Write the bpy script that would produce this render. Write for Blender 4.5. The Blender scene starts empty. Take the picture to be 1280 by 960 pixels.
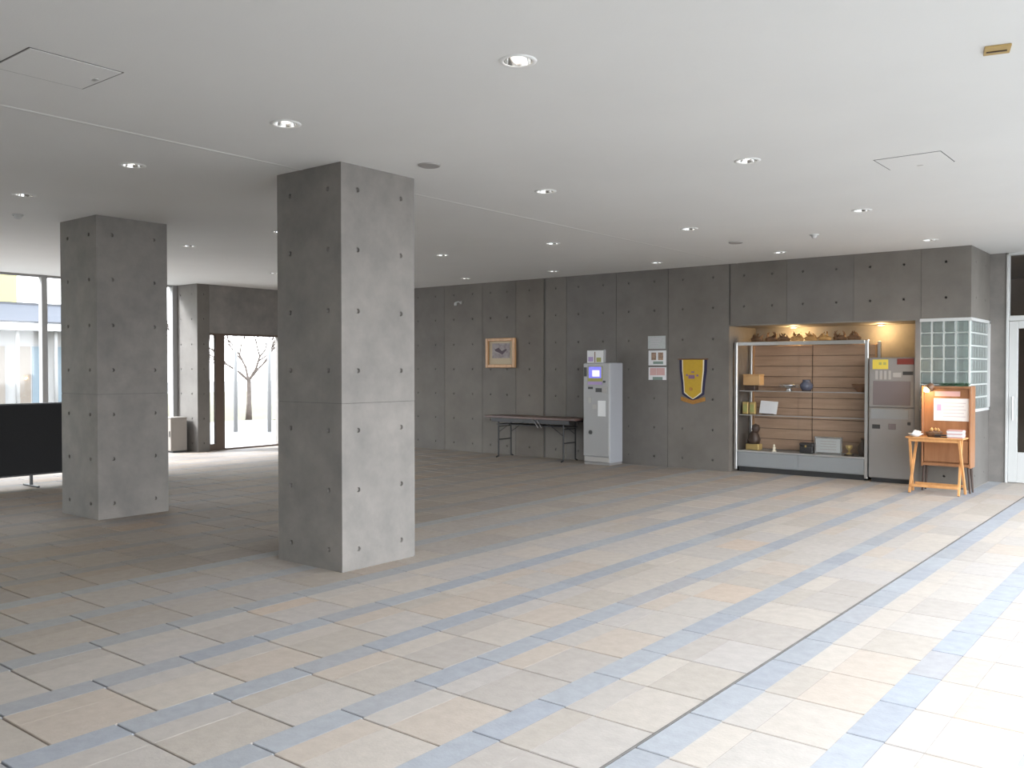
import bpy, bmesh, math, random
from mathutils import Vector, Matrix
random.seed(7)
S = bpy.context.scene
COL = S.collection
PI = math.pi

# ------------------------------------------------------------------ camera
CAM_F, CAM_YAW, CAM_PITCH, CAM_H = 1120.0, math.radians(38.5), math.atan(20 / 1120.0), 1.49
cam_d = bpy.data.cameras.new('camera')
cam_d.sensor_width = 36.0
cam_d.lens = CAM_F * 36.0 / 1280.0
cam_d.clip_start = 0.05
cam_d.clip_end = 300
cam = bpy.data.objects.new('camera', cam_d)
cam.location = (0, 0, CAM_H)
cam.rotation_euler = (PI / 2 - CAM_PITCH, 0, CAM_YAW)
COL.objects.link(cam)
S.camera = cam

# ------------------------------------------------------------------ sky, portals, exposure
w = bpy.data.worlds.new('overcast_sky')
S.world = w
w.use_nodes = True
nt = w.node_tree
nt.nodes.clear()
wo = nt.nodes.new('ShaderNodeOutputWorld')
bg = nt.nodes.new('ShaderNodeBackground')
tc = nt.nodes.new('ShaderNodeTexCoord')
sx = nt.nodes.new('ShaderNodeSeparateXYZ')
rp = nt.nodes.new('ShaderNodeValToRGB')
rp.color_ramp.elements[0].position = 0.0
rp.color_ramp.elements[0].color = (0.90, 0.94, 0.98, 1)
rp.color_ramp.elements[1].position = 1.0
rp.color_ramp.elements[1].color = (0.74, 0.86, 1.0, 1)
nt.links.new(tc.outputs['Generated'], sx.inputs[0])
nt.links.new(sx.outputs['Z'], rp.inputs[0])
nt.links.new(rp.outputs[0], bg.inputs[0])
bg.inputs[1].default_value = 1.0
nt.links.new(bg.outputs[0], wo.inputs[0])


def portal(loc, rot, sx_, sy_):
    l = bpy.data.lights.new('daylight_portal', 'AREA')
    l.shape = 'RECTANGLE'
    l.size, l.size_y = sx_, sy_
    l.cycles.is_portal = True
    o = bpy.data.objects.new('daylight_portal', l)
    o.location = loc
    o.rotation_euler = rot
    COL.objects.link(o)


sun_d = bpy.data.lights.new('hazy_sun', 'SUN')
sun_d.energy = 1.0
sun_d.angle = math.radians(12)
sun_d.color = (0.95, 0.97, 1.0)
sun = bpy.data.objects.new('hazy_sun', sun_d)
sun.rotation_euler = Vector((-0.55, -0.62, 0.62)).to_track_quat('Z', 'Y').to_euler()
COL.objects.link(sun)

H = 2.98            # ceiling height
WY = 12.0           # face of the long concrete wall
EAST = 0.45          # open side of the hall
OPEN_Y = -0.5        # the open side starts here, an added wall blocks the light before
portal((EAST, (13.1 + OPEN_Y) / 2, H / 2), (0, PI / 2, 0), H, 13.1 - OPEN_Y)
portal((-14.92, 2.4, H / 2), (0, -PI / 2, 0), H, 13.0)
portal((-14.8, 10.15, 1.06), (0, -PI / 2, 0), 2.1, 1.9)

S.view_settings.view_transform = 'Standard'
S.view_settings.look = 'None'
S.view_settings.gamma = 1.0
S.view_settings.use_curve_mapping = False
S.view_settings.exposure = 3.25


# ------------------------------------------------------------------ materials
def mat(name, col, rough=0.6, metal=0.0, var=0.0, vscale=4.0, col2=None, bump=0.0, bscale=40.0, emit=None, estr=0.0,
        spec=0.5, trans=0.0, stretch=None, island=0.0, objrand=0.0, detail=4.0):
    m = bpy.data.materials.new(name)
    m.use_nodes = True
    n, l = m.node_tree.nodes, m.node_tree.links
    b = n['Principled BSDF']
    b.inputs['Base Color'].default_value = (*col, 1)
    b.inputs['Roughness'].default_value = rough
    b.inputs['Metallic'].default_value = metal
    b.inputs['Specular IOR Level'].default_value = spec
    b.inputs['Transmission Weight'].default_value = trans
    geo = None
    if var or bump:
        geo = n.new('ShaderNodeNewGeometry')
        mp = n.new('ShaderNodeMapping')
        if stretch:
            mp.inputs['Scale'].default_value = stretch
        l.new(geo.outputs['Position'], mp.inputs[0])
    last = None
    if var:
        t = n.new('ShaderNodeTexNoise')
        t.inputs['Scale'].default_value = vscale
        t.inputs['Detail'].default_value = detail
        t.inputs['Roughness'].default_value = 0.62
        l.new(mp.outputs[0], t.inputs['Vector'])
        r = n.new('ShaderNodeValToRGB')
        c2 = col2 or tuple(c * (1 - var) for c in col)
        r.color_ramp.elements[0].position = 0.3
        r.color_ramp.elements[1].position = 0.7
        r.color_ramp.elements[0].color = (*c2, 1)
        r.color_ramp.elements[1].color = (*col, 1)
        l.new(t.outputs['Fac'], r.inputs[0])
        last = r.outputs[0]
    if island or objrand:
        if island:
            g2 = n.new('ShaderNodeNewGeometry')
            ro = g2.outputs['Random Per Island']
        else:
            g2 = n.new('ShaderNodeObjectInfo')
            ro = g2.outputs['Random']
        k = island or objrand
        r2 = n.new('ShaderNodeValToRGB')
        cr = r2.color_ramp
        cr.interpolation = 'CONSTANT'
        cols = [(0.95, 0.95, 0.96), (1.05, 1.02, 0.98), (0.88, 0.87, 0.87), (1.0, 1.0, 1.0), (1.10, 1.07, 1.02),
                (1.04, 0.95, 0.86), (0.97, 0.98, 1.02), (0.92, 0.89, 0.84), (1.02, 1.02, 1.03), (1.12, 0.95, 0.80)]
        cr.elements[0].position = 0
        cr.elements[0].color = (*[1 + (v - 1) * k for v in cols[0]], 1)
        cr.elements[1].position = 0.97
        cr.elements[1].color = (*[1 + (v - 1) * k for v in cols[-1]], 1)
        for i, c in enumerate(cols[1:-1]):
            e = cr.elements.new(0.118 * (i + 1))
            e.color = (*[1 + (v - 1) * k for v in c], 1)
        l.new(ro, r2.inputs[0])
        mx = n.new('ShaderNodeMix')
        mx.data_type = 'RGBA'
        mx.blend_type = 'MULTIPLY'
        mx.inputs[0].default_value = 1.0
        if last:
            l.new(last, mx.inputs[6])
        else:
            mx.inputs[6].default_value = (*col, 1)
        l.new(r2.outputs[0], mx.inputs[7])
        last = mx.outputs[2]
    if last:
        l.new(last, b.inputs['Base Color'])
    if bump:
        t2 = n.new('ShaderNodeTexNoise')
        t2.inputs['Scale'].default_value = bscale
        t2.inputs['Detail'].default_value = 3
        l.new(mp.outputs[0], t2.inputs['Vector'])
        bp = n.new('ShaderNodeBump')
        bp.inputs['Strength'].default_value = bump
        bp.inputs['Distance'].default_value = 0.01
        l.new(t2.outputs['Fac'], bp.inputs['Height'])
        l.new(bp.outputs[0], b.inputs['Normal'])
    if emit:
        b.inputs['Emission Color'].default_value = (*emit, 1)
        b.inputs['Emission Strength'].default_value = estr
    return m


def glass_mat(name, tint=(1, 1, 1), gloss=0.08):
    m = bpy.data.materials.new(name)
    m.use_nodes = True
    n, l = m.node_tree.nodes, m.node_tree.links
    n.clear()
    o = n.new('ShaderNodeOutputMaterial')
    t = n.new('ShaderNodeBsdfTransparent')
    t.inputs[0].default_value = (*tint, 1)
    g = n.new('ShaderNodeBsdfGlossy')
    g.inputs['Roughness'].default_value = 0.03
    fr = n.new('ShaderNodeLayerWeight')
    fr.inputs[0].default_value = 0.3
    pw = n.new('ShaderNodeMath')
    pw.operation = 'POWER'
    pw.inputs[1].default_value = 4.0
    ml = n.new('ShaderNodeMath')
    ml.operation = 'MULTIPLY_ADD'
    ml.inputs[1].default_value = 0.5
    ml.inputs[2].default_value = 0.03
    l.new(fr.outputs['Facing'], pw.inputs[0])
    l.new(pw.outputs[0], ml.inputs[0])
    mx = n.new('ShaderNodeMixShader')
    l.new(ml.outputs[0], mx.inputs[0])
    l.new(t.outputs[0], mx.inputs[1])
    l.new(g.outputs[0], mx.inputs[2])
    l.new(mx.outputs[0], o.inputs[0])
    return m


def wood_mat(name, c1, c2, scale=(2, 30, 30), rough=0.45):
    return mat(name, c1, rough=rough, var=0.4, vscale=1.0, col2=c2, stretch=scale, detail=6, bump=0.05, bscale=1.0)


M = dict(
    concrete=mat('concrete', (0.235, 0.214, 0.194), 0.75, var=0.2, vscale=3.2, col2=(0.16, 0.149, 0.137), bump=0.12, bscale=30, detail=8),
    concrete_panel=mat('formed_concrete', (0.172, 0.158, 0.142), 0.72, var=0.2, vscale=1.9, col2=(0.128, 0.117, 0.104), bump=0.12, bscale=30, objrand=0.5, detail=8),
    joint=mat('concrete_joint', (0.12, 0.115, 0.105), 0.9, var=0.2, vscale=6),
    ceiling=mat('ceiling_paint', (0.76, 0.75, 0.725), 0.8, var=0.04, vscale=0.8, bump=0.05, bscale=90),
    ctrim=mat('ceiling_joint_trim', (0.78, 0.77, 0.745), 0.6),
    cgap=mat('ceiling_gap', (0.12, 0.115, 0.11), 0.9),
    mortar=mat('floor_mortar', (0.17, 0.155, 0.14), 0.9, var=0.25, vscale=9),
    beige1=mat('beige_paving_stone', (0.47, 0.42, 0.375), 0.8, spec=0.2, var=0.12, vscale=14, bump=0.15, bscale=70, objrand=0.6),
    beige2=mat('beige_paving_far', (0.47, 0.42, 0.375), 0.8, spec=0.2, var=0.12, vscale=14, bump=0.15, bscale=70, island=0.6),
    blue1=mat('blue_grey_paving_stone', (0.362, 0.37, 0.392), 0.8, spec=0.2, var=0.14, vscale=14, bump=0.15, bscale=70, objrand=0.4),
    blue2=mat('blue_grey_paving_far', (0.362, 0.37, 0.392), 0.8, spec=0.2, var=0.14, vscale=14, bump=0.15, bscale=70, island=0.6),
    brown1=mat('brown_paving_stone', (0.35, 0.304, 0.267), 0.8, spec=0.2, var=0.12, vscale=14, bump=0.15, bscale=70, objrand=0.6),  # the beige taken darker and browner for the inner bands
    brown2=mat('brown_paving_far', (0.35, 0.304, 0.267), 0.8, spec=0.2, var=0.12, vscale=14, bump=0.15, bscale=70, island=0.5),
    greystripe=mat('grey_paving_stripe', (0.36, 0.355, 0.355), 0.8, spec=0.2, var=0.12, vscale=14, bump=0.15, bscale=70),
    tan1=mat('tan_paving_stone', (0.41, 0.362, 0.32), 0.8, spec=0.2, var=0.12, vscale=14, bump=0.15, bscale=70, objrand=0.6),  # tone halfway between the beige and the inner paving
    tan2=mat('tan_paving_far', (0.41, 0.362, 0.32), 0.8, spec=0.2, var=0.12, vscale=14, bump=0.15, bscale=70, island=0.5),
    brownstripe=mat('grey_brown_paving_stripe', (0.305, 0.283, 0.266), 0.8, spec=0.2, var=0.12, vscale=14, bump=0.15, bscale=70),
    alu=mat('aluminium', (0.62, 0.62, 0.61), 0.35, 0.85),
    chrome=mat('polished_reflector', (0.85, 0.84, 0.82), 0.15, 1.0),
    white=mat('white_paint', (0.56, 0.56, 0.545), 0.45),
    grey_metal=mat('light_grey_enamel', (0.26, 0.27, 0.275), 0.35, var=0.05, vscale=5),
    mach=mat('pale_machine_enamel', (0.29, 0.285, 0.28), 0.35),
    mach_side=mat('machine_side_enamel', (0.34, 0.345, 0.365), 0.4),
    vend=mat('vending_machine_grey', (0.24, 0.228, 0.22), 0.35, var=0.05, vscale=5),
    vend_dark=mat('vending_panel', (0.17, 0.145, 0.145), 0.25),
    black=mat('black_fabric', (0.012, 0.012, 0.013), 0.85, var=0.2, vscale=50),
    blackp=mat('black_plastic', (0.02, 0.02, 0.022), 0.4),
    dark=mat('dark_slot', (0.03, 0.03, 0.03), 0.5),
    steel=mat('dark_steel_tube', (0.03, 0.03, 0.032), 0.45, 0.2),
    chromeleg=mat('bright_brace', (0.55, 0.55, 0.57), 0.3, 0.9),
    walnut=wood_mat('dark_walnut_laminate', (0.13, 0.075, 0.06), (0.085, 0.05, 0.042), (3, 40, 40), 0.4),
    backboard=wood_mat('tan_back_boards', (0.46, 0.31, 0.21), (0.35, 0.23, 0.15), (2, 40, 25), 0.55),
    pine=wood_mat('honey_pine', (0.66, 0.34, 0.13), (0.50, 0.23, 0.08), (14, 14, 2.5), 0.45),
    chest=wood_mat('orange_brown_wood', (0.35, 0.165, 0.075), (0.25, 0.11, 0.045), (14, 14, 2.0), 0.45),
    frame=wood_mat('light_oak_frame', (0.56, 0.31, 0.14), (0.42, 0.22, 0.09), (20, 20, 6), 0.4),
    drift=wood_mat('driftwood', (0.24, 0.13, 0.065), (0.10, 0.055, 0.03), (14, 20, 20), 0.8),
    golddrift=wood_mat('golden_driftwood', (0.62, 0.36, 0.13), (0.36, 0.19, 0.06), (14, 20, 20), 0.7),
    paper=mat('white_paper', (0.70, 0.70, 0.70), 0.8),
    glass=glass_mat('clear_glass'),
    gblock=mat('glass_block', (0.60, 0.68, 0.64), 0.18, trans=0.75, bump=0.25, bscale=18),
    gframe=mat('white_block_joint', (0.55, 0.57, 0.545), 0.6),
    brownframe=mat('bronze_door_frame', (0.12, 0.085, 0.065), 0.4, 0.3),
    yellow=mat('yellow_felt', (0.50, 0.32, 0.03), 0.85, var=0.1, vscale=30),
    navy=mat('navy_felt', (0.025, 0.022, 0.06), 0.9),
    purple=mat('purple_print', (0.22, 0.12, 0.20), 0.85),
    cream=mat('cream_cord', (0.72, 0.66, 0.52), 0.8),
    gold=mat('gold_fringe', (0.50, 0.24, 0.05), 0.7, var=0.4, vscale=60),
    red=mat('red_enamel', (0.17, 0.028, 0.02), 0.5),
    yel=mat('yellow_sticker', (0.66, 0.52, 0.07), 0.6),
    green=mat('green_foliage', (0.035, 0.14, 0.055), 0.7, var=0.5, vscale=40),
    brown=mat('brown_ceramic', (0.17, 0.085, 0.045), 0.4),
    darkbrown=mat('dark_carved_wood', (0.05, 0.028, 0.018), 0.5),
    tan=mat('tan_card', (0.56, 0.34, 0.15), 0.6),
    goldbox=mat('gold_case', (0.50, 0.36, 0.13), 0.4, 0.3),
    silver=mat('silver_metal', (0.60, 0.60, 0.60), 0.25, 0.9),
    bluegrey=mat('blue_grey_glaze', (0.10, 0.11, 0.16), 0.25),
    pink=mat('pink_print', (0.58, 0.36, 0.34), 0.8),
    photo=mat('brown_photo_print', (0.42, 0.27, 0.18), 0.6, var=0.6, vscale=26),
    greenprint=mat('green_print', (0.20, 0.27, 0.23), 0.7),
    greyprint=mat('pale_grey_print', (0.46, 0.48, 0.47), 0.7, var=0.12, vscale=40),
    mount=mat('picture_mount', (0.46, 0.38, 0.27), 0.8),
    sketch=mat('picture_landscape', (0.36, 0.33, 0.32), 0.7, var=0.6, vscale=14, col2=(0.20, 0.16, 0.17)),
    ink=mat('dark_ink', (0.10, 0.075, 0.09), 0.8),
    lilac=mat('lilac_print', (0.40, 0.30, 0.52), 0.7),
    olive=mat('olive_print', (0.36, 0.36, 0.12), 0.7),
    screen=mat('lit_blue_screen', (0.05, 0.05, 0.2), 0.3, emit=(0.13, 0.12, 0.62), estr=0.12),
    screen2=mat('lit_white_screen_area', (0.2, 0.2, 0.5), 0.3, emit=(0.62, 0.58, 1.0), estr=0.16),
    bulb=mat('lit_lamp', (1, 0.95, 0.9), 0.3, emit=(1.0, 0.93, 0.84), estr=1.1),
    warm=mat('lit_warm_lamp', (1, 0.9, 0.7), 0.3, emit=(1.0, 0.66, 0.28), estr=2.0),
    tagwood=mat('tan_tag', (0.44, 0.30, 0.11), 0.6),
    grille=mat('grey_grille', (0.36, 0.34, 0.32), 0.7),
    beigecab=mat('beige_laminate', (0.26, 0.23, 0.20), 0.5),
    ground=mat('pale_outdoor_paving', (0.20, 0.195, 0.185), 0.9, var=0.15, vscale=1.5),
    lawn=mat('dry_lawn', (0.105, 0.092, 0.045), 0.95, var=0.3, vscale=3),
    bark=mat('grey_bark', (0.11, 0.085, 0.07), 0.9, var=0.4, vscale=12),
    roofblue=mat('grey_blue_roof', (0.062, 0.064, 0.073), 0.8, spec=0.1),
    darkgutter=mat('dark_gutter', (0.05, 0.05, 0.055), 0.6),  # dark finish of the annex gutter and ridge cap
    yellowwall=mat('yellow_render', (0.48, 0.42, 0.125), 0.8),
    facade=mat('white_render', (0.26, 0.25, 0.235), 0.8),
    panepeach=mat('peach_curtain', (0.17, 0.14, 0.11), 0.8),
    panecyan=mat('pale_blue_curtain', (0.14, 0.175, 0.195), 0.8),
    wpost=mat('white_post', (0.22, 0.215, 0.21), 0.5),
    greypost=mat('grey_mullion', (0.28, 0.275, 0.27), 0.6),
    roomwall=mat('back_room_plaster', (0.20, 0.15, 0.11), 0.8),
    postbrown=mat('poster_text', (0.50, 0.47, 0.50), 0.8),
)


# ------------------------------------------------------------------ builders
class MB:
    def __init__(s):
        s.v, s.f = [], []

    def face(s, pts):
        k = len(s.v)
        s.v += [tuple(p) for p in pts]
        s.f.append(tuple(range(k, k + len(pts))))

    def box(s, x0, x1, y0, y1, z0, z1):
        k = len(s.v)
        s.v += [(x, y, z) for z in (z0, z1) for x, y in ((x0, y0), (x1, y0), (x1, y1), (x0, y1))]
        for q in ((3, 2, 1, 0), (4, 5, 6, 7), (0, 1, 5, 4), (1, 2, 6, 5), (2, 3, 7, 6), (3, 0, 4, 7)):
            s.f.append(tuple(k + i for i in q))
        return s

    def cbox(s, x0, x1, y0, y1, z0, z1, c):
        """box with its edges chamfered by c"""
        k = len(s.v)
        xs, ys, zs = (x0, x1), (y0, y1), (z0, z1)
        idx = {}
        for i in (0, 1):
            for j in (0, 1):
                for q in (0, 1):
                    dx, dy, dz = (c if i == 0 else -c), (c if j == 0 else -c), (c if q == 0 else -c)
                    for a, p in (('x', (xs[i], ys[j] + dy, zs[q] + dz)), ('y', (xs[i] + dx, ys[j], zs[q] + dz)), ('z', (xs[i] + dx, ys[j] + dy, zs[q]))):
                        idx[(i, j, q, a)] = len(s.v)
                        s.v.append(p)
        I = lambda i, j, q, a: idx[(i, j, q, a)]
        F = s.f
        for i in (0, 1):
            o = [(0, 0), (1, 0), (1, 1), (0, 1)]
            for a, fn in (('x', lambda p: I(i, p[0], p[1], 'x')), ('y', lambda p: I(p[1], i, p[0], 'y')), ('z', lambda p: I(p[0], p[1], i, 'z'))):
                r = [fn(p) for p in o]
                F.append(tuple(r if i else r[::-1]))
        for i in (0, 1):
            for j in (0, 1):
                fl = (i == j)
                r = [I(i, j, 0, 'x'), I(i, j, 0, 'y'), I(i, j, 1, 'y'), I(i, j, 1, 'x')]
                F.append(tuple(r if fl else r[::-1]))
                r = [I(0, i, j, 'y'), I(0, i, j, 'z'), I(1, i, j, 'z'), I(1, i, j, 'y')]
                F.append(tuple(r if fl else r[::-1]))
                r = [I(j, 0, i, 'z'), I(j, 0, i, 'x'), I(j, 1, i, 'x'), I(j, 1, i, 'z')]
                F.append(tuple(r if fl else r[::-1]))
        for i in (0, 1):
            for j in (0, 1):
                for q in (0, 1):
                    r = [I(i, j, q, 'x'), I(i, j, q, 'y'), I(i, j, q, 'z')]
                    F.append(tuple(r if (i + j + q) % 2 else r[::-1]))
        return s

    def tube(s, pts, rad, n=8, caps=True):
        pts = [Vector(p) for p in pts]
        rads = rad if isinstance(rad, (list, tuple)) else [rad] * len(pts)
        rings = []
        for i, p in enumerate(pts):
            d = (pts[min(i + 1, len(pts) - 1)] - pts[max(i - 1, 0)]).normalized()
            a = d.cross(Vector((0, 0, 1)) if abs(d.z) < 0.9 else Vector((1, 0, 0))).normalized()
            b = d.cross(a)
            k = len(s.v)
            for t in range(n):
                ang = 2 * PI * t / n
                s.v.append(tuple(p + (a * math.cos(ang) + b * math.sin(ang)) * rads[i]))
            rings.append(k)
        for i in range(len(rings) - 1):
            for t in range(n):
                u = (t + 1) % n
                s.f.append((rings[i] + t, rings[i + 1] + t, rings[i + 1] + u, rings[i] + u))
        if caps:
            s.f.append(tuple(rings[0] + t for t in range(n)))
            s.f.append(tuple(rings[-1] + t for t in reversed(range(n))))
        return s

    def lathe(s, prof, c=(0, 0, 0), n=20):
        rings = []
        for r, z in prof:
            k = len(s.v)
            for t in range(n):
                a = 2 * PI * t / n
                s.v.append((c[0] + r * math.cos(a), c[1] + r * math.sin(a), c[2] + z))
            rings.append(k)
        for i in range(len(rings) - 1):
            for t in range(n):
                u = (t + 1) % n
                s.f.append((rings[i] + t, rings[i] + u, rings[i + 1] + u, rings[i + 1] + t))
        return s

    def prism_xz(s, outline, y0, y1):
        """outline in (x, z), extruded along y"""
        k = len(s.v)
        n = len(outline)
        s.v += [(x, y0, z) for x, z in outline] + [(x, y1, z) for x, z in outline]
        s.f.append(tuple(range(k, k + n)))
        s.f.append(tuple(reversed(range(k + n, k + 2 * n))))
        for i in range(n):
            j = (i + 1) % n
            s.f.append((k + i, k + n + i, k + n + j, k + j))
        return s

    def holed(s, us, vs, u0, u1, v0, v1, rad, depth, mp, n=10, cap=True):
        """rectangle u0..u1 x v0..v1 with a round recess in the middle of each cell"""
        eu = [u0] + [(a + b) / 2 for a, b in zip(us, us[1:])] + [u1]
        ev = [v0] + [(a + b) / 2 for a, b in zip(vs, vs[1:])] + [v1]
        for i, cu in enumerate(us):
            for j, cv in enumerate(vs):
                s.cell(eu[i], eu[i + 1], ev[j], ev[j + 1], cu, cv, rad, depth, mp, n, cap)

    def cell(s, a0, a1, b0, b1, cu, cv, rad, depth, mp, n=10, cap=True):
        angs = [2 * PI * t / n for t in range(n)]
        angs += [math.atan2(y - cv, x - cu) % (2 * PI) for x in (a0, a1) for y in (b0, b1)]
        angs = sorted(set(round(a, 6) for a in angs))
        inn, out, deep = [], [], []
        for a in angs:
            c, d = math.cos(a), math.sin(a)
            t = min([(a1 - cu) / c if c > 1e-9 else 1e9, (a0 - cu) / c if c < -1e-9 else 1e9,
                     (b1 - cv) / d if d > 1e-9 else 1e9, (b0 - cv) / d if d < -1e-9 else 1e9])
            inn.append(mp(cu + rad * c, cv + rad * d, 0))
            out.append(mp(cu + t * c, cv + t * d, 0))
            deep.append(mp(cu + rad * 0.75 * c, cv + rad * 0.75 * d, depth))
        k = len(s.v)
        m = len(angs)
        s.v += [tuple(p) for p in inn + out + deep]
        for i in range(m):
            j = (i + 1) % m
            s.f.append((k + i, k + m + i, k + m + j, k + j))
            if cap:
                s.f.append((k + i, k + j, k + 2 * m + j, k + 2 * m + i))
        if cap:
            s.f.append(tuple(k + 2 * m + i for i in range(m)))

    def mesh(s, name, m, smooth=False, fix=True):
        me = bpy.data.meshes.new(name)
        me.from_pydata(s.v, [], s.f)
        if fix:
            bm = bmesh.new()
            bm.from_mesh(me)
            bmesh.ops.recalc_face_normals(bm, faces=bm.faces)
            bm.to_mesh(me)
            bm.free()
        me.materials.append(M[m] if isinstance(m, str) else m)
        if smooth:
            me.polygons.foreach_set('use_smooth', [True] * len(me.polygons))
        me.update()
        return me

    def build(s, name, m, parent=None, smooth=False, fix=True, loc=None):
        o = bpy.data.objects.new(name, s.mesh(name, m, smooth, fix))
        COL.objects.link(o)
        if loc is not None:
            o.location = loc
        if parent is not None:
            o.parent = parent
        return o


def tag(o, label, cat, group=None):
    o['label'] = label
    o['category'] = cat
    if group:
        o['group'] = group
    return o


def struct(o, label=None):
    o['kind'] = 'structure'
    if label:
        o['label'] = label
    return o


def thing(name, loc, label, cat, group=None, rz=0.0):
    o = bpy.data.objects.new(name, None)
    o.empty_display_size = 0.1
    o.location = loc
    o.rotation_euler = (0, 0, rz)
    COL.objects.link(o)
    return tag(o, label, cat, group)


def copy_tree(o, loc, parent=None):
    c = o.copy()
    COL.objects.link(c)
    if parent is not None:
        c.parent = parent
    else:
        c.location = loc
    for ch in o.children:
        copy_tree(ch, None, c)
    return c


def bx(name, m, x0, x1, y0, y1, z0, z1, parent=None, c=0.0):
    b = MB()
    if c:
        b.cbox(x0, x1, y0, y1, z0, z1, c)
    else:
        b.box(x0, x1, y0, y1, z0, z1)
    return b.build(name, m, parent)


def sbx(name, m, x0, x1, y0, y1, z0, z1):
    return struct(bx(name, m, x0, x1, y0, y1, z0, z1))


# ================================================================== FLOOR
XW, Y0 = -14.95, -4.0
floor = sbx('floor', 'mortar', XW, EAST, Y0, 13.3, -0.25, -0.012)
floor['label'] = 'stone paved hall floor in beige with blue-grey stripes'
PER, LEN, GAP = 0.605, 0.455, 0.009
B0 = -1.12


def tile_mesh(wid, m, name):
    c = 0.003
    hx, hy = wid / 2, (LEN - GAP) / 2
    b = MB()
    zt, zb = 0.0, -0.014
    top = [(-hx, -hy + c, zt), (hx, -hy + c, zt), (hx, hy - c, zt), (-hx, hy - c, zt)]
    mid = [(-hx, -hy, zt - c), (hx, -hy, zt - c), (hx, hy, zt - c), (-hx, hy, zt - c)]
    bot = [(-hx, -hy, zb), (hx, -hy, zb), (hx, hy, zb), (-hx, hy, zb)]
    b.v = top + mid + bot
    b.f = [(0, 1, 2, 3)]
    for i in range(4):
        j = (i + 1) % 4
        b.f += [(4 + i, 4 + j, j, i), (8 + i, 8 + j, 4 + j, 4 + i)]
    return b.mesh(name, m, fix=False), b


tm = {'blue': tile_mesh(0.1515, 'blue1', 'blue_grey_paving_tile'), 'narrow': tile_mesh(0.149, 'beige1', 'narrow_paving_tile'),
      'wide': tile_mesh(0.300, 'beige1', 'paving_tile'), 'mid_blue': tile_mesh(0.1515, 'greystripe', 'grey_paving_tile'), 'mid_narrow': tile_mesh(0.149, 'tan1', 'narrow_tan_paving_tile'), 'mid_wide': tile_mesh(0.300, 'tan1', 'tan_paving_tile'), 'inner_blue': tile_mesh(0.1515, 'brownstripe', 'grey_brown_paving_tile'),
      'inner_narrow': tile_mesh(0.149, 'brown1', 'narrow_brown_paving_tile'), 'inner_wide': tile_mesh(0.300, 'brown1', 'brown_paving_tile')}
cy_, sy_ = math.cos(CAM_YAW), math.sin(CAM_YAW)


def cam_px(x, y, z=0.0):
    d = -x * sy_ + y * cy_
    r = x * cy_ + y * sy_
    if d < 0.3:
        return None
    return 640 + CAM_F * r / d, 460 - CAM_F * (z - CAM_H) / d, d


tiles = []
for k in range(-4, 24):
    bc = B0 - PER * k
    for kind, cx, wid in (('blue', bc + (0.008 if k == 1 else 0), 0.1515), ('narrow', bc + 0.1525, 0.1455), ('wide', bc + 0.3785, 0.2955)):
        if k == 0 and kind == 'wide':
            pass
        if cx - wid / 2 < XW or cx + wid / 2 > EAST:
            continue
        ph = 1.868 + (LEN / 2 if k % 2 else 0.0)
        if kind == 'blue':
            ph = 1.65 + (LEN / 2 if (k + 1) % 2 else 0.0)
        ph += 0.03 * math.sin(k * 2.3)
        n0 = math.ceil((Y0 + LEN / 2 - ph) / LEN)
        for n in range(n0, 400):
            cy = ph + LEN * (n + 0.5)
            if cy - LEN / 2 > 13.08:
                break
            # the tiles stop at the walls and round the columns
            if cy - LEN / 2 > WY and cx - wid / 2 < -5.6:
                continue
            p = cam_px(cx, cy)
            a = 0.0
            if p and -40 < p[0] < 1320 and p[1] < 985:
                a = wid * LEN * CAM_H / p[2] ** 3
            tiles.append((a, ('inner_' if k >= 9 else 'mid_' if k >= 7 or (k == 6 and kind == 'blue') else '') + kind, cx, cy))  # paving and stripes get darker in two steps from the columns inward
tiles.sort(key=lambda t: -t[0])
far = {q: MB() for q in ('blue', 'beige', 'mid_blue', 'mid_beige', 'inner_blue', 'inner_beige')}
for i, (a, kind, cx, cy) in enumerate(tiles):
    dz = random.uniform(-0.0003, 0.0003)
    if i < 300:
        o = bpy.data.objects.new(tm[kind][0].name.split('.')[0], tm[kind][0])
        o.location = (cx, cy, dz)
        COL.objects.link(o)
        o.parent = floor
    else:
        src = tm[kind][1]
        b = far[kind.replace('narrow', 'beige').replace('wide', 'beige')]
        n = len(b.v)
        b.v += [(x + cx, y + cy, z + dz) for x, y, z in src.v]
        b.f += [tuple(n + q for q in f) for f in src.f]
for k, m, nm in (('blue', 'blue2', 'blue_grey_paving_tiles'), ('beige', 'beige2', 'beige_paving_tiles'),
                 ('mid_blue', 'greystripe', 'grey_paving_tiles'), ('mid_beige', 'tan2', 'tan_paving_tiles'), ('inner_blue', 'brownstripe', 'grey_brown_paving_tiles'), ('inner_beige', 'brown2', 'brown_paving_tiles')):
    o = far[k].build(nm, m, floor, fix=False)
    o['kind'] = 'stuff'

bx('expansion_joint', 'mortar', -1.808, -1.799, Y0, 13.1, -0.012, 0.0008, floor)

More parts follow.
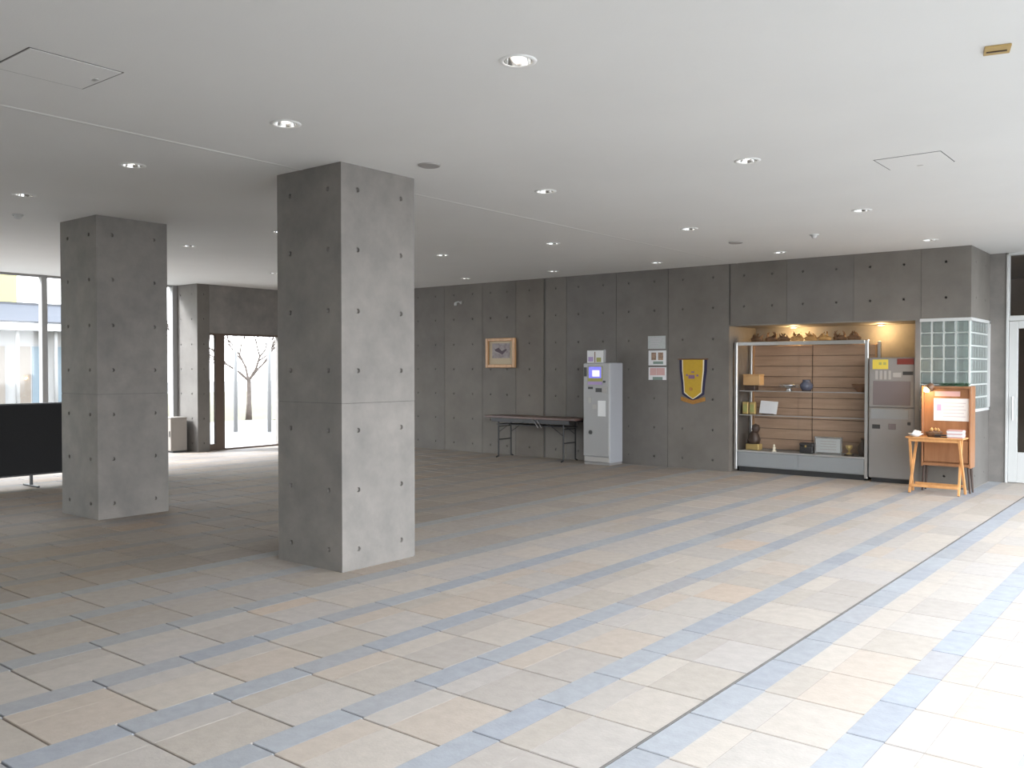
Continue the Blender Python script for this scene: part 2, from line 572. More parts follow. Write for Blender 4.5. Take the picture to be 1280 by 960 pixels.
# ================================================================== CEILING
LX = [-2.70 - 1.80 * i for i in range(6)]
LY = [3.44, 6.11, 8.70, 11.20]
skip = {(2, 1), (4, 0), (5, 0), (5, 1), (4, 2), (5, 3)}
lights = [(i, j) for i in range(6) for j in range(4) if (i, j) not in skip]
cb = MB()
ux = [XW] + [(a + b) / 2 for a, b in zip(sorted(LX), sorted(LX)[1:])] + [EAST]
vy = [Y0] + [(a + b) / 2 for a, b in zip(LY, LY[1:])] + [13.3]
sl = sorted(LX)
RAD = 0.072
cmap = lambda u, v, d: (u, v, H + d)
for a, cu in enumerate(sl):
    for j, cv in enumerate(LY):
        i = LX.index(cu)
        if (i, j) in skip:
            cb.face([(ux[a], vy[j], H), (ux[a], vy[j + 1], H), (ux[a + 1], vy[j + 1], H), (ux[a + 1], vy[j], H)])
        else:
            cb.cell(ux[a], ux[a + 1], vy[j], vy[j + 1], cu, cv, RAD, 0.1, cmap, 20, False)
for x0, y0, x1, y1 in ((XW, Y0, EAST, Y0), (EAST, Y0, EAST, 13.3), (EAST, 13.3, XW, 13.3), (XW, 13.3, XW, Y0)):
    cb.face([(x0, y0, H), (x1, y1, H), (x1, y1, H + 0.35), (x0, y0, H + 0.35)])
cb.face([(XW, Y0, H + 0.35), (EAST, Y0, H + 0.35), (EAST, 13.3, H + 0.35), (XW, 13.3, H + 0.35)])
ceil = struct(cb.build('ceiling', 'ceiling', fix=False), 'plain white painted ceiling with recessed lamps')

# expansion strip that runs along the hall over the column
JX = -5.45
t = struct(bx('trim_1', 'ctrim', JX - 0.016, JX + 0.016, Y0, WY, H - 0.0015, H + 0.004))
t['label'] = 'thin white expansion strip along the ceiling'
bx('shadow_gap', 'cgap', JX - 0.020, JX - 0.016, Y0, WY, H - 0.001, H + 0.004, t)
for (x0, x1, y0, y1) in ((-4.79, -4.36, 1.88, 2.34), (-1.99, -1.54, 6.66, 7.07)):
    g = MB()
    tw = 0.006
    hb = bx('access_hatch', 'ceiling', x0 + 0.008, x1 - 0.008, y0 + 0.008, y1 - 0.008, H - 0.0035, H + 0.01, ceil, 0.001)
    for a0, a1, b0, b1 in ((x0, x1, y0, y0 + tw), (x0, x1, y1 - tw, y1), (x0, x0 + tw, y0, y1), (x1 - tw, x1, y0, y1)):
        g.box(a0, a1, b0, b1, H - 0.0015, H + 0.01)
    g.build('hatch_gap', 'cgap', hb)
    bx('hatch_latch', 'alu', (x0 + x1) / 2 - 0.02, (x0 + x1) / 2 + 0.02, y1 - 0.05, y1 - 0.03, H - 0.006, H, hb)

# ================================================================== CONCRETE WALLS
ROWS = [0.15, 0.59, 1.03, 1.47, 1.91, 2.36, 2.80]


def panel_y(x0, x1, z0, z1, parent, y=WY, g=0.003):
    """a cast panel facing -Y with its rows of tie holes"""
    x0, x1 = x0 + g, x1 - g
    wd = x1 - x0
    us = [x0 + wd * 0.25, x0 + wd * 0.75] if wd > 0.6 else [x0 + wd / 2]
    vs = [r for r in ROWS if z0 + 0.06 < r < z1 - 0.06]
    b = MB()
    mp = lambda u, v, d: (u, y + d, v)
    b.holed(us, vs, x0, x1, z0, z1, 0.017, 0.012, mp, 8)
    for p, q in (((x0, z0), (x1, z0)), ((x1, z0), (x1, z1)), ((x1, z1), (x0, z1)), ((x0, z1), (x0, z0))):
        b.face([(p[0], y, p[1]), (q[0], y, q[1]), (q[0], y + 0.02, q[1]), (p[0], y + 0.02, p[1])])
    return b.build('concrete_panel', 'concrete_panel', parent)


def panel_x(y0, y1, z0, z1, parent, x, sgn, g=0.005):
    y0, y1 = y0 + g, y1 - g
    wd = y1 - y0
    us = [y0 + wd * 0.25, y0 + wd * 0.75] if wd > 0.6 else [y0 + wd / 2]
    vs = [r for r in ROWS if z0 + 0.06 < r < z1 - 0.06]
    b = MB()
    mp = lambda u, v, d: (x - sgn * d, u, v)
    b.holed(us, vs, y0, y1, z0, z1, 0.017, 0.012, mp, 8)
    for p, q in (((y0, z0), (y1, z0)), ((y1, z0), (y1, z1)), ((y1, z1), (y0, z1)), ((y0, z1), (y0, z0))):
        b.face([(x, p[0], p[1]), (x, q[0], q[1]), (x - sgn * 0.02, q[0], q[1]), (x - sgn * 0.02, p[0], p[1])])
    return b.build('concrete_panel', 'concrete_panel', parent)


RX0, RX1 = -5.57, -3.0           # recess
CX = -2.42                       # corner of the long wall
wall_back = sbx('wall_back', 'joint', -14.9, RX0, WY + 0.012, 13.2, -0.05, H + 0.02)
wall_back['label'] = 'long grey concrete wall of upright cast panels'
edges = [-14.2, -13.0, -12.01, -11.11, -10.21, -9.46, -8.85, -8.41, -7.46, -6.55, -5.57]
deep = {-8.85, -5.57}
for a, b_ in zip(edges, edges[1:]):
    ga = 0.016 if a in deep else 0.0
    gb = 0.022 if b_ in deep else 0.0
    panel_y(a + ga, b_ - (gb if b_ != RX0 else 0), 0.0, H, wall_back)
# panel dressing the left jamb of the recess
panel_x(WY + 0.006, 12.94, 0.0, 2.105, wall_back, RX0 + 0.002, 1)

head = sbx('wall_recess_head', 'joint', RX0, CX - 0.012, WY + 0.012, 13.0, 2.105, H + 0.02)
head['label'] = 'concrete lintel over the display recess'
he = [RX0 + 0.02, -4.72, -3.82, -2.99, CX]
for a, b_ in zip(he, he[1:]):
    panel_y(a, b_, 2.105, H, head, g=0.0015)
panel_x(WY, 13.1, 2.105, H, head, CX, 1)
bx('soffit', 'concrete', RX0, CX - 0.02, WY + 0.006, 12.96, 2.09, 2.106, head)
rb = sbx('wall_recess_back', 'concrete', RX0 - 0.05, CX - 0.1, 12.95, 13.2, -0.05, 2.106)
rb['label'] = 'plain plastered back of the display recess'
struct(bx('wall_recess_side', 'concrete', -3.06, RX1, WY + 0.012, 12.96, -0.02, 2.1))
pier = sbx('wall_corner_base', 'joint', RX1, CX - 0.012, WY + 0.012, 12.16, -0.02, 0.945)
pier['label'] = 'concrete base below the glass block corner'
bx('side_base', 'joint', CX - 0.16, CX - 0.012, 12.16, 13.1, -0.02, 0.945, pier)
panel_y(RX1, CX, 0.0, 0.95, pier)
panel_x(WY, 13.1, 0.0, 0.95, pier, CX, 1)
bx('sill', 'concrete', RX1, CX + 0.004, WY - 0.004, 12.16, 0.945, 0.962, pier)

# ---- glass block corner window
win1 = struct(thing('window_1', (0, 0, 0), 'corner window of clear glass blocks with white joints', 'window'))
del win1['category']
gz0, gz1, rows = 0.962, 2.088, 7
dz = (gz1 - gz0) / rows
jn = 0.018
fcols, scols = 4, 7
dxf = (CX - 0.028 - RX1) / fcols
dys = (13.1 - 0.02 - (WY + 0.02)) / scols
gb_f = MB().cbox(-dxf / 2 + jn / 2, dxf / 2 - jn / 2, -0.045, 0.045, -dz / 2 + jn / 2, dz / 2 - jn / 2, 0.008).mesh('glass_block', 'gblock')
gb_s = MB().cbox(-0.045, 0.045, -dys / 2 + jn / 2, dys / 2 - jn / 2, -dz / 2 + jn / 2, dz / 2 - jn / 2, 0.008).mesh('glass_block', 'gblock')
for r in range(rows):
    for c in range(fcols):
        o = bpy.data.objects.new('glass_block', gb_f)
        o.location = (RX1 + dxf * (c + 0.5), WY + 0.055, gz0 + dz * (r + 0.5))
        COL.objects.link(o)
        o.parent = win1
    for c in range(scols):
        o = bpy.data.objects.new('glass_block', gb_s)
        o.location = (CX - 0.055, WY + 0.02 + dys * (c + 0.5), gz0 + dz * (r + 0.5))
        if c == 0:
            o.location.y += 0.04
            o.scale.y = 0.42
        COL.objects.link(o)
        o.parent = win1
gj = MB()
for r in range(rows + 1):
    z = gz0 + dz * r
    hh = jn / 2
    gj.box(RX1, CX - 0.02, WY + 0.022, WY + 0.09, z - hh * 0.7, z + hh * 0.7)
    gj.box(CX - 0.09, CX - 0.014, WY + 0.09, 13.1, z - hh, z + hh)
gj.build('bed_joints', 'gframe', win1)
gj = MB()
for c in range(fcols):
    x = RX1 + dxf * c
    gj.box(x - jn / 2, x + jn / 2, WY + 0.018, WY + 0.092, gz0, gz1)
for c in range(1, scols + 1):
    y = WY + 0.02 + dys * c
    gj.box(CX - 0.09, CX - 0.03, y - jn / 2, y + jn / 2, gz0, gz1)
gj.build('upright_joints', 'gframe', win1)
bx('corner_post', 'gframe', CX - 0.03, CX - 0.004, WY + 0.004, WY + 0.03, gz0, gz1, win1, 0.006)
bx('head_rail', 'white', RX1, CX + 0.01, WY - 0.012, WY + 0.05, 2.068, 2.106, win1)
bx('side_head_rail', 'white', CX - 0.05, CX + 0.012, WY + 0.05, 13.1, 2.068, 2.106, win1)
bx('side_sill_rail', 'white', CX - 0.05, CX + 0.012, WY + 0.05, 13.1, 0.945, 0.98, win1)
bx('end_rail', 'white', CX - 0.05, CX + 0.012, 13.04, 13.1, 0.95, 2.1, win1)

# ---- end wall with the white glazed door
EY = 13.1
ew = sbx('wall_end', 'concrete', -3.05, -2.225, EY, 13.35, -0.05, H + 0.02)
ew['label'] = 'narrow concrete strip beside the white door'
sbx('wall_end_far', 'concrete', -0.32, EAST, EY, 13.35, -0.05, H + 0.02)
d1 = struct(thing('door_1', (-2.225, EY, 0), 'white framed glazed door with dark transom at the hall end', 'door'))
del d1['category']


def dpart(name, m, x0, x1, y0, y1, z0, z1, par=d1, c=0.004):
    return bx(name, m, x0, x1, y0, y1, z0, z1, par, c)


for i, (xa, xb) in enumerate(((0.0, 0.03), (0.93, 0.975), (1.875, 1.905))):
    dpart('frame_post', 'white', xa, xb, -0.02, 0.10, 0, H)
dpart('transom_rail', 'white', 0.03, 1.875, -0.015, 0.09, 2.10, 2.165)
dpart('frame_head', 'white', 0.0, 1.905, -0.02, 0.10, H - 0.03, H)
for xa, xb in ((0.03, 0.93), (0.975, 1.875)):
    dpart('transom_pane', 'glass', xa, xb, 0.03, 0.04, 2.165, H - 0.03, d1, 0)
    lf = dpart('door_leaf', 'white', xa + 0.004, xa + 0.105, 0.0, 0.05, 0.008, 2.095)
    dpart('door_stile', 'white', xb - 0.105, xb - 0.004, 0.0, 0.05, 0.008, 2.095, lf)
    dpart('bottom_rail', 'white', xa + 0.105, xb - 0.105, 0.0, 0.05, 0.008, 0.40, lf)
    dpart('top_rail', 'white', xa + 0.105, xb - 0.105, 0.0, 0.05, 2.0, 2.095, lf)
    dpart('pane', 'glass', xa + 0.105, xb - 0.105, 0.02, 0.03, 0.40, 2.0, lf, 0)
    pp = MB().tube([(xa + 0.06, -0.06, 0.82), (xa + 0.06, -0.06, 1.12)], 0.013).build('pull_handle', 'alu', lf)
rm = MB()
a = (-3.0, EAST, 13.35, 17.0, -0.05, H)
rm.box(a[0] - .1, a[0], a[2], a[3], a[4], a[5]); rm.box(a[1], a[1] + .1, a[2], a[3], a[4], a[5])
rm.box(a[0] - .1, a[1] + .1, a[3], a[3] + .1, a[4], a[5]); rm.box(a[0] - .1, a[1] + .1, a[2], a[3] + .1, a[5], a[5] + .1)
rm.box(a[0] - .1, a[1] + .1, a[2], a[3] + .1, a[4] - .1, a[4])
struct(rm.build('wall_back_room', 'roomwall'), 'dim brown room behind the glazed door')

# ---- left side: pier, wall with the open doorway, window wall
LXW = -14.2
wl = sbx('wall_left', 'concrete', -14.9, LXW - 0.012, 8.942, 9.17, -0.05, H + 0.02)
wl['label'] = 'concrete wall with the open doorway to the yard'
panel_y(-14.9, LXW, 0.0, H, wl, 8.93, 0.002)
panel_x(8.932, 9.17, 0.0, H, wl, LXW, 1, 0.002)
bx('lintel', 'concrete', -14.9, LXW, 9.17, 11.1, 2.115, H + 0.02, wl)
bx('far_pier', 'concrete', -14.9, LXW, 11.1, WY + 0.012, -0.05, H + 0.02, wl)
d2 = struct(thing('door_2', (LXW, 9.17, 0), 'bronze framed doorway opening to the yard', 'door'))
del d2['category']
bx('frame_post', 'brownframe', -0.14, -0.06, 0.17, 0.35, 0, 2.1, d2, 0.004)
bx('frame_jamb', 'brownframe', -0.14, -0.04, -0.0, 0.03, 0, 2.1, d2)
bx('frame_jamb', 'brownframe', -0.14, -0.04, 1.88, 1.93, 0, 2.1, d2)
bx('frame_head', 'brownframe', -0.14, -0.04, 0.0, 1.93, 2.08, 2.115, d2)
bx('side_light', 'glass', -0.105, -0.097, 0.03, 0.17, 0.12, 2.08, d2)
bx('side_rail', 'brownframe', -0.13, -0.06, 0.03, 0.17, 0.0, 0.12, d2)
bx('threshold', 'brownframe', -0.24, -0.02, 0.35, 1.88, -0.01, 0.03, d2)

WX = -14.9
win2 = struct(thing('window_2', (WX, 0, 0), 'tall glazed window wall facing the yard', 'window'))
del win2['category']
ys = [6.605 - 1.9 * i for i in range(0, 6)] + [8.885]
for y in ys:
    bx('mullion', 'greypost', -0.06, 0.06, y - 0.045, y + 0.045, 0, H, win2, 0.004)
bx('head_frame', 'greypost', -0.05, 0.05, Y0, 8.93, H - 0.035, H, win2)
bx('sill_frame', 'greypost', -0.05, 0.05, Y0, 8.93, 0, 0.08, win2)
yy = sorted(ys + [Y0 - 0.045, 8.93 + 0.045])
for a, b_ in zip(yy, yy[1:]):
    if b_ - a > 0.2:
        bx('pane', 'glass', -0.006, 0.006, a + 0.045, b_ - 0.045, 0.08, H - 0.035, win2)
sbx('wall_behind', 'joint', WX, EAST, Y0 - 0.25, Y0, -0.05, H + 0.02)['label'] = 'plain concrete wall closing the hall'

sbx('wall_light_block', 'joint', EAST, EAST + 0.25, Y0 - 0.25, OPEN_Y, -0.05, H + 0.02)['label'] = 'unseen concrete wall added to block light before the open side'  # out of view, added to keep daylight off the column's near face

# ================================================================== COLUMNS
CW = 0.745


def column(x0, y0, label):
    t = thing('concrete_column', (x0 + CW / 2, y0 + CW / 2, 0), label, 'column', 'square concrete columns')
    h = CW / 2
    for nm, z0, z1 in (('lower_lift', 0.0, 1.229), ('upper_lift', 1.233, H)):
        b = MB()
        vs = [r for r in ROWS if z0 < r < z1]
        us = [-0.215, 0.225]
        b.holed(us, vs, -h, h, z0, z1, 0.019, 0.016, lambda u, v, d: (u, -h + d, v), 10)
        b.holed(us, vs, -h, h, z0, z1, 0.019, 0.016, lambda u, v, d: (h - d, u, v), 10)
        b.holed(us, vs, -h, h, z0, z1, 0.019, 0.016, lambda u, v, d: (u, h - d, v), 10)
        b.holed(us, vs, -h, h, z0, z1, 0.019, 0.016, lambda u, v, d: (-h + d, u, v), 10)
        b.face([(-h, -h, z0), (h, -h, z0), (h, h, z0), (-h, h, z0)])
        b.face([(-h, -h, z1), (h, -h, z1), (h, h, z1), (-h, h, z1)])
        b.build(nm, 'concrete', t)
    bx('pour_joint', 'joint', -h + 0.006, h - 0.006, -h + 0.006, h - 0.006, 1.228, 1.234, t)
    return t


column(-5.752, 4.312, 'square concrete column meeting the ceiling strip, nearer the ticket machine')
column(-9.345, 4.318, 'square concrete column beside the black partition screens')

# ================================================================== DOWNLIGHTS
dl = None
for i, j in lights:
    x, y = LX[i], LY[j]
    if dl is None:
        dl = thing('ceiling_downlight', (x, y, H), 'small round recessed ceiling downlight switched on', 'ceiling light', 'recessed downlights in the ceiling grid')
        MB().lathe([(RAD - 0.002, 0.004), (RAD - 0.002, -0.004), (RAD + 0.004, -0.007), (RAD + 0.020, -0.004), (RAD + 0.022, 0.001)], n=24).build('trim_ring', 'ctrim', dl, True)
        MB().lathe([(RAD - 0.003, -0.003), (RAD - 0.008, 0.03), (RAD - 0.020, 0.06), (RAD - 0.038, 0.085), (0.0, 0.092)], n=24).build('reflector', 'chrome', dl, True)
        MB().lathe([(0.0, 0.008), (0.018, 0.011), (0.029, 0.022), (0.031, 0.036), (0.024, 0.056), (0.015, 0.085)], n=16).build('bulb', 'bulb', dl, True)
    else:
        copy_tree(dl, (x, y, H))
for x, y, lab in ((-4.585, 4.79, 'round grey ceiling speaker grille close beside a concrete column'), (-4.556, 9.99, 'round grey ceiling speaker grille in front of the display recess')):
    t = thing('ceiling_speaker', (x, y, H), lab, 'speaker', 'round ceiling speakers')
    MB().lathe([(0.0, -0.010), (0.062, -0.010), (0.066, -0.008)], n=24).build('grille', 'grille', t)
    MB().lathe([(0.066, -0.008), (0.070, -0.013), (0.080, -0.009), (0.084, 0.001)], n=24).build('rim', 'grille', t, True)
for x, y, lab in ((-3.6, 9.94, 'small white smoke detector on the ceiling before the drinks machine'), (-9.18, 3.84, 'small white smoke detector by the column near the partition screens')):
    t = thing('smoke_detector', (x, y, H), lab, 'smoke detector', 'ceiling smoke detectors')
    MB().lathe([(0.05, 0.001), (0.05, -0.012), (0.044, -0.016)], n=20).build('base', 'white', t, True)
    MB().lathe([(0.034, -0.016), (0.030, -0.034), (0.018, -0.044), (0.0, -0.046)], n=20).build('head', 'white', t, True)
t = thing('ceiling_tag', (-0.847, 4.70, H), 'tan two-strip wooden tag fixed to the ceiling', 'tag', rz=0.25)
bx('plate', 'tagwood', -0.055, 0.055, -0.055, 0.055, -0.012, 0.0, t, 0.002)
bx('strip', 'darkbrown', -0.045, 0.04, -0.004, 0.006, -0.016, -0.012, t)

# ================================================================== LONG WALL FITTINGS
# picture
t = thing('framed_picture', (-9.77, WY, 1.75), 'small landscape picture in a light oak frame on the concrete wall', 'picture')
wx, wz, fw_ = 0.325, 0.255, 0.055
for nm, a in (('frame_side', (-wx, -wx + fw_, -wz, wz)), ('frame_side', (wx - fw_, wx, -wz, wz)), ('frame_rail', (-wx + fw_, wx - fw_, wz - fw_, wz)), ('frame_rail', (-wx + fw_, wx - fw_, -wz, -wz + fw_))):
    bx(nm, 'frame', a[0], a[1], -0.06, -0.004, a[2], a[3], t, 0.008)
bx('mount', 'mount', -wx + 0.03, wx - 0.03, -0.02, -0.006, -wz + 0.03, wz - 0.03, t)
pc = bx('print', 'sketch', -0.195, 0.195, -0.024, -0.019, -0.09, 0.165, t)
MB().prism_xz([(-0.14, 0.06), (-0.05, 0.09), (0.02, 0.03), (0.11, 0.07), (0.13, 0.05), (0.03, -0.03), (-0.03, 0.0), (-0.12, 0.03)], -0.026, -0.023).build('dark_shape', 'ink', pc)

# emergency fixture high on the wall
t = thing('wall_bracket_lamp', (-10.70, WY, 2.66), 'tiny pale bracket fixture high on the wall above the picture', 'wall fixture')
MB().lathe([(0.0, 0.0), (0.03, 0.0), (0.03, 0.02), (0.0, 0.02)], n=14).build('base', 'grille', t).rotation_euler = (PI / 2, 0, 0)
MB().tube([(0, -0.02, 0), (-0.01, -0.08, 0.01), (-0.035, -0.12, -0.01)], 0.012).build('arm', 'white', t)
MB().lathe([(0.0, 0.03), (0.018, 0.028), (0.027, 0.0), (0.024, -0.03), (0.0, -0.034)], c=(-0.035, -0.12, -0.03), n=14).build('head', 'white', t, True)

# three notices
for (x0, x1, z0, z1), lab, m in (((-6.89, -6.59, 1.78, 1.975), 'plain pale grey notice sheet, topmost of three on the wall', 'greyprint'),
                                ((-6.88, -6.578, 1.53, 1.755), 'notice sheet with brown photographs between two other sheets', 'paper'),
                                ((-6.878, -6.576, 1.31, 1.502), 'pink printed notice sheet, lowest of three on the wall', 'paper')):
    t = thing('notice_sheet', ((x0 + x1) / 2, WY, z0), lab, 'notice', 'notices on the concrete wall')
    hw, hh = (x1 - x0) / 2, z1 - z0
    bx('sheet', m, -hw, hw, -0.006, -0.001, 0, hh, t)
    if 'plain' in lab:
        for q in range(4):
            bx('text_line', 'postbrown', -hw + 0.05, hw - 0.06 - 0.02 * q, -0.0075, -0.006, hh - 0.05 - 0.035 * q, hh - 0.04 - 0.035 * q, t)
    elif 'brown' in lab:
        bx('photo', 'photo', -hw + 0.05, -0.02, -0.0075, -0.006, 0.08, hh - 0.03, t)
        bx('photo', 'photo', 0.015, hw - 0.05, -0.0075, -0.006, 0.08, hh - 0.03, t)
        bx('caption', 'greenprint', -0.07, 0.1, -0.0075, -0.006, 0.02, 0.06, t)
    else:
        bx('photo', 'pink', -hw + 0.025, -0.02, -0.0075, -0.006, 0.07, hh - 0.012, t)
        bx('photo', 'pink', -0.015, hw - 0.025, -0.0075, -0.006, 0.07, hh - 0.012, t)
        bx('caption', 'greenprint', -0.08, 0.09, -0.0075, -0.006, 0.0, 0.045, t)

# pennant
t = thing('pennant', (-6.13, WY, 0.93), 'yellow hanging pennant with navy edges and gold fringe', 'pennant')


def shield(wd, top, bot, n=8):
    pts = [(-wd, top), (-wd * 0.98, top * 0.72 + bot * 0.28), (-wd * 0.86, top * 0.42 + bot * 0.58), (-wd * 0.80, top * 0.16 + bot * 0.84), (-wd * 0.35, top * 0.06 + bot * 0.94), (0, bot)]
    return pts + [(-x, z) for x, z in reversed(pts[:-1])]


MB().prism_xz(shield(0.222, 0.685, 0.075)[::-1], -0.010, -0.003).build('backing', 'navy', t)
MB().prism_xz(shield(0.180, 0.685, 0.10)[::-1], -0.014, -0.009).build('cord_edge', 'cream', t)
MB().prism_xz(shield(0.162, 0.685, 0.112)[::-1], -0.018, -0.013).build('field', 'yellow', t)
MB().tube([(-0.24, -0.014, 0.69), (0.24, -0.014, 0.69)], 0.010).build('hanging_rod', 'brown', t)
for k, (xx, zz, ww, hh) in enumerate(((-0.02, 0.43, 0.10, 0.055), (0.075, 0.45, 0.035, 0.03), (-0.095, 0.455, 0.03, 0.03), (0.0, 0.5, 0.05, 0.02))):
    bx('emblem_stroke', 'purple', xx - ww / 2, xx + ww / 2, -0.0195, -0.018, zz - hh / 2, zz + hh / 2, t)
MB().lathe([(0.0, 0.0), (0.026, 0.0), (0.026, 0.004), (0, 0.004)], c=(0, 0, 0), n=14).build('round_mark', 'gold', t, loc=(-0.03, -0.018, 0.25)).rotation_euler = (PI / 2, 0, 0)
fr = MB()
for k in range(25):
    u = -1 + 2 * k / 24
    x = u * 0.19
    zt = 0.135 - (1 - abs(u)) * 0.05
    fr.box(x - 0.006, x + 0.006, -0.013, -0.007, zt - 0.06, zt)
o = fr.build('fringe', 'gold', t)

# ================================================================== FOLDING TABLE + TICKET MACHINE
t = thing('folding_table', (-8.80, 11.70, 0), 'long dark walnut folding table with steel legs beside the ticket machine', 'table')
tl, td, tz = 0.91, 0.225, 0.70
bx('table_top', 'walnut', -tl, tl, -td, td, tz - 0.038, tz, t, 0.006)
bx('apron', 'steel', -tl + 0.12, tl - 0.12, -td + 0.03, -td + 0.05, tz - 0.10, tz - 0.038, t)  # front apron made deeper and black, adding to the shade beneath the top
bx('apron', 'steel', -tl + 0.12, tl - 0.12, td - 0.05, td - 0.03, tz - 0.075, tz - 0.038, t)
bx('shelf_rack', 'steel', -tl + 0.2, tl - 0.2, -td + 0.06, td - 0.06, tz - 0.15, tz - 0.14, t)
for sx_ in (-1, 1):
    x = sx_ * (tl - 0.25)
    for sy in (-1, 1):
        y = sy * (td - 0.06)
        lg = MB().tube([(x, y, tz - 0.04), (x, y, 0.03)], 0.0135, 10).build('leg', 'steel', t)
        MB().tube([(x, y, 0.03), (x, y * 1.35, 0.012)], 0.012, 8).build('foot', 'blackp', lg)
    MB().tube([(x, -td + 0.06, 0.30), (x, td - 0.06, 0.30)], 0.009).build('cross_bar', 'steel', t)
    MB().tube([(x, -td + 0.06, 0.52), (x, td - 0.06, 0.52)], 0.009).build('cross_bar', 'steel', t)
    for sy in (-1, 1):
        MB().tube([(x, sy * (td - 0.05), 0.42), (x - sx_ * 0.36, sy * (td - 0.05), tz - 0.06)], 0.007).build('folding_brace', 'steel', t)
for k in (0, 1):
    MB().tube([(0.10 + 0.07 * k, -td + 0.02, tz - 0.05), (0.19 + 0.07 * k, -td + 0.02, tz - 0.17)], 0.008).build('latch_arm', 'chromeleg', t)

t = thing('ticket_machine', (-7.555, 11.585, 0), 'pale grey ticket vending machine with a lit blue screen', 'ticket machine')
mw, mdp, mh = 0.235, 0.385, 1.57
bx('body', 'mach_side', -mw, mw, 0.02, mdp, 0.035, mh, t, 0.008)
bx('plinth', 'vend', -mw + 0.005, mw - 0.005, 0.015, mdp - 0.01, 0.0, 0.035, t)
dr = bx('front_door', 'mach', -mw, mw, -0.012, 0.018, 0.13, mh - 0.003, t, 0.008)
bx('kick_panel', 'grille', -mw + 0.012, mw - 0.012, 0.0, 0.02, 0.045, 0.12, t, 0.003)
bz = bx('screen_bezel', 'olive', -mw + 0.085, 0.115, -0.022, -0.010, 1.285, 1.52, dr, 0.004)
bx('screen', 'screen', -mw + 0.105, 0.10, -0.026, -0.021, 1.335, 1.51, dr, 0.002)
bx('screen_window', 'screen2', -0.06, 0.07, -0.0275, -0.0255, 1.36, 1.455, dr)
bx('price_strip', 'lilac', -mw + 0.09, 0.11, -0.02, -0.010, 1.235, 1.28, dr)
bx('side_plate', 'dark', -mw + 0.012, -mw + 0.06, -0.016, -0.010, 1.36, 1.50, dr)
bx('coin_slot', 'dark', -mw + 0.09, -mw + 0.175, -0.018, -0.010, 1.165, 1.20, dr)
bx('note_slot', 'dark', -0.005, 0.10, -0.024, -0.010, 1.12, 1.18, dr, 0.003)
bx('card_reader', 'grille', 0.115, 0.195, -0.020, -0.010, 1.10, 1.20, dr, 0.003)
bx('return_lever', 'dark', 0.13, 0.17, -0.024, -0.010, 1.265, 1.295, dr, 0.003)
bx('keypad', 'grille', -mw + 0.095, -mw + 0.15, -0.016, -0.010, 0.95, 1.04, dr, 0.002)
bx('ticket_tray', 'paper', 0.035, 0.175, -0.020, -0.010, 0.75, 0.99, dr, 0.003)
bx('tray_mouth', 'grille', -mw + 0.17, 0.02, -0.016, -0.010, 0.86, 0.93, dr, 0.002)
MB().lathe([(0, 0.0), (0.032, 0.0), (0.032, 0.01), (0, 0.01)], n=16).build('lock', 'dark', dr, loc=(-mw + 0.135, -0.012, 0.50)).rotation_euler = (PI / 2, 0, 0)
bx('top_sign', 'paper', -mw + 0.065, 0.13, -0.004, 0.006, mh, mh + 0.19, t)
bx('sign_print', 'lilac', -mw + 0.085, -0.06, -0.0055, -0.004, mh + 0.02, mh + 0.09, t)
bx('sign_print', 'olive', 0.0, 0.085, -0.0055, -0.004, mh + 0.01, mh + 0.08, t)
bx('sign_print', 'brown', -0.035, -0.02, -0.0055, -0.004, mh + 0.005, mh + 0.17, t)
bx('sign_holder', 'mach', 0.13, 0.16, -0.01, 0.012, mh, mh + 0.20, t, 0.003)

# ================================================================== DISPLAY CASE
SX0, SX1, SY0, SY1, SZ = -5.545, -3.665, 12.12, 12.70, 1.86
ox = (SX0 + SX1) / 2
t = thing('display_case', (ox, SY0, 0), 'wide glass-fronted display case with wooden back in the recess', 'display case')
hw = (SX1 - SX0) / 2
dp = SY1 - SY0
bx('base_cabinet', 'grey_metal', -hw + 0.03, hw - 0.03, 0.02, dp, 0.075, 0.30, t, 0.004)
bx('toe_space', 'dark', -hw + 0.06, hw - 0.06, 0.06, dp - 0.03, 0.0, 0.075, t)
bx('base_door', 'grey_metal', -hw + 0.05, -0.005, 0.008, 0.022, 0.09, 0.285, t, 0.003)
bx('base_door', 'grey_metal', 0.005, hw - 0.05, 0.008, 0.022, 0.09, 0.285, t, 0.003)
for sx_ in (-1, 1):
    bx('corner_post', 'alu', sx_ * hw - (0.045 if sx_ > 0 else 0), sx_ * hw + (0.045 if sx_ < 0 else 0), 0.0, 0.045, 0.03, SZ, t, 0.006)
    bx('rear_post', 'alu', sx_ * hw - (0.04 if sx_ > 0 else 0), sx_ * hw + (0.04 if sx_ < 0 else 0), dp - 0.045, dp, 0.03, SZ, t, 0.006)
    xs = sx_ * (hw - 0.02)
    bx('side_pane', 'glass', xs - 0.003, xs + 0.003, 0.045, dp - 0.045, 0.30, SZ - 0.04, t)
bx('top_rail', 'alu', -hw + 0.045, hw - 0.045, 0.0, 0.04, SZ - 0.05, SZ, t, 0.004)
bx('bottom_rail', 'alu', -hw + 0.045, hw - 0.045, 0.0, 0.03, 0.29, 0.31, t)
bx('top_glass', 'glass', -hw + 0.03, hw - 0.03, 0.04, dp - 0.02, SZ - 0.02, SZ - 0.008, t)
for a, b_, yo in ((-hw + 0.045, 0.02, 0.016), (-0.02, hw - 0.045, 0.030)):
    bx('sliding_pane', 'glass', a, b_, yo, yo + 0.006, 0.31, SZ - 0.05, t)
for sh in (1.165, 0.82):
    bx('glass_shelf', 'glass', -hw + 0.045, hw - 0.045, 0.10, dp - 0.05, sh - 0.008, sh, t)
    bx('shelf_edge', 'grille', -hw + 0.045, hw - 0.045, 0.095, 0.10, sh - 0.012, sh, t)
nb = 10
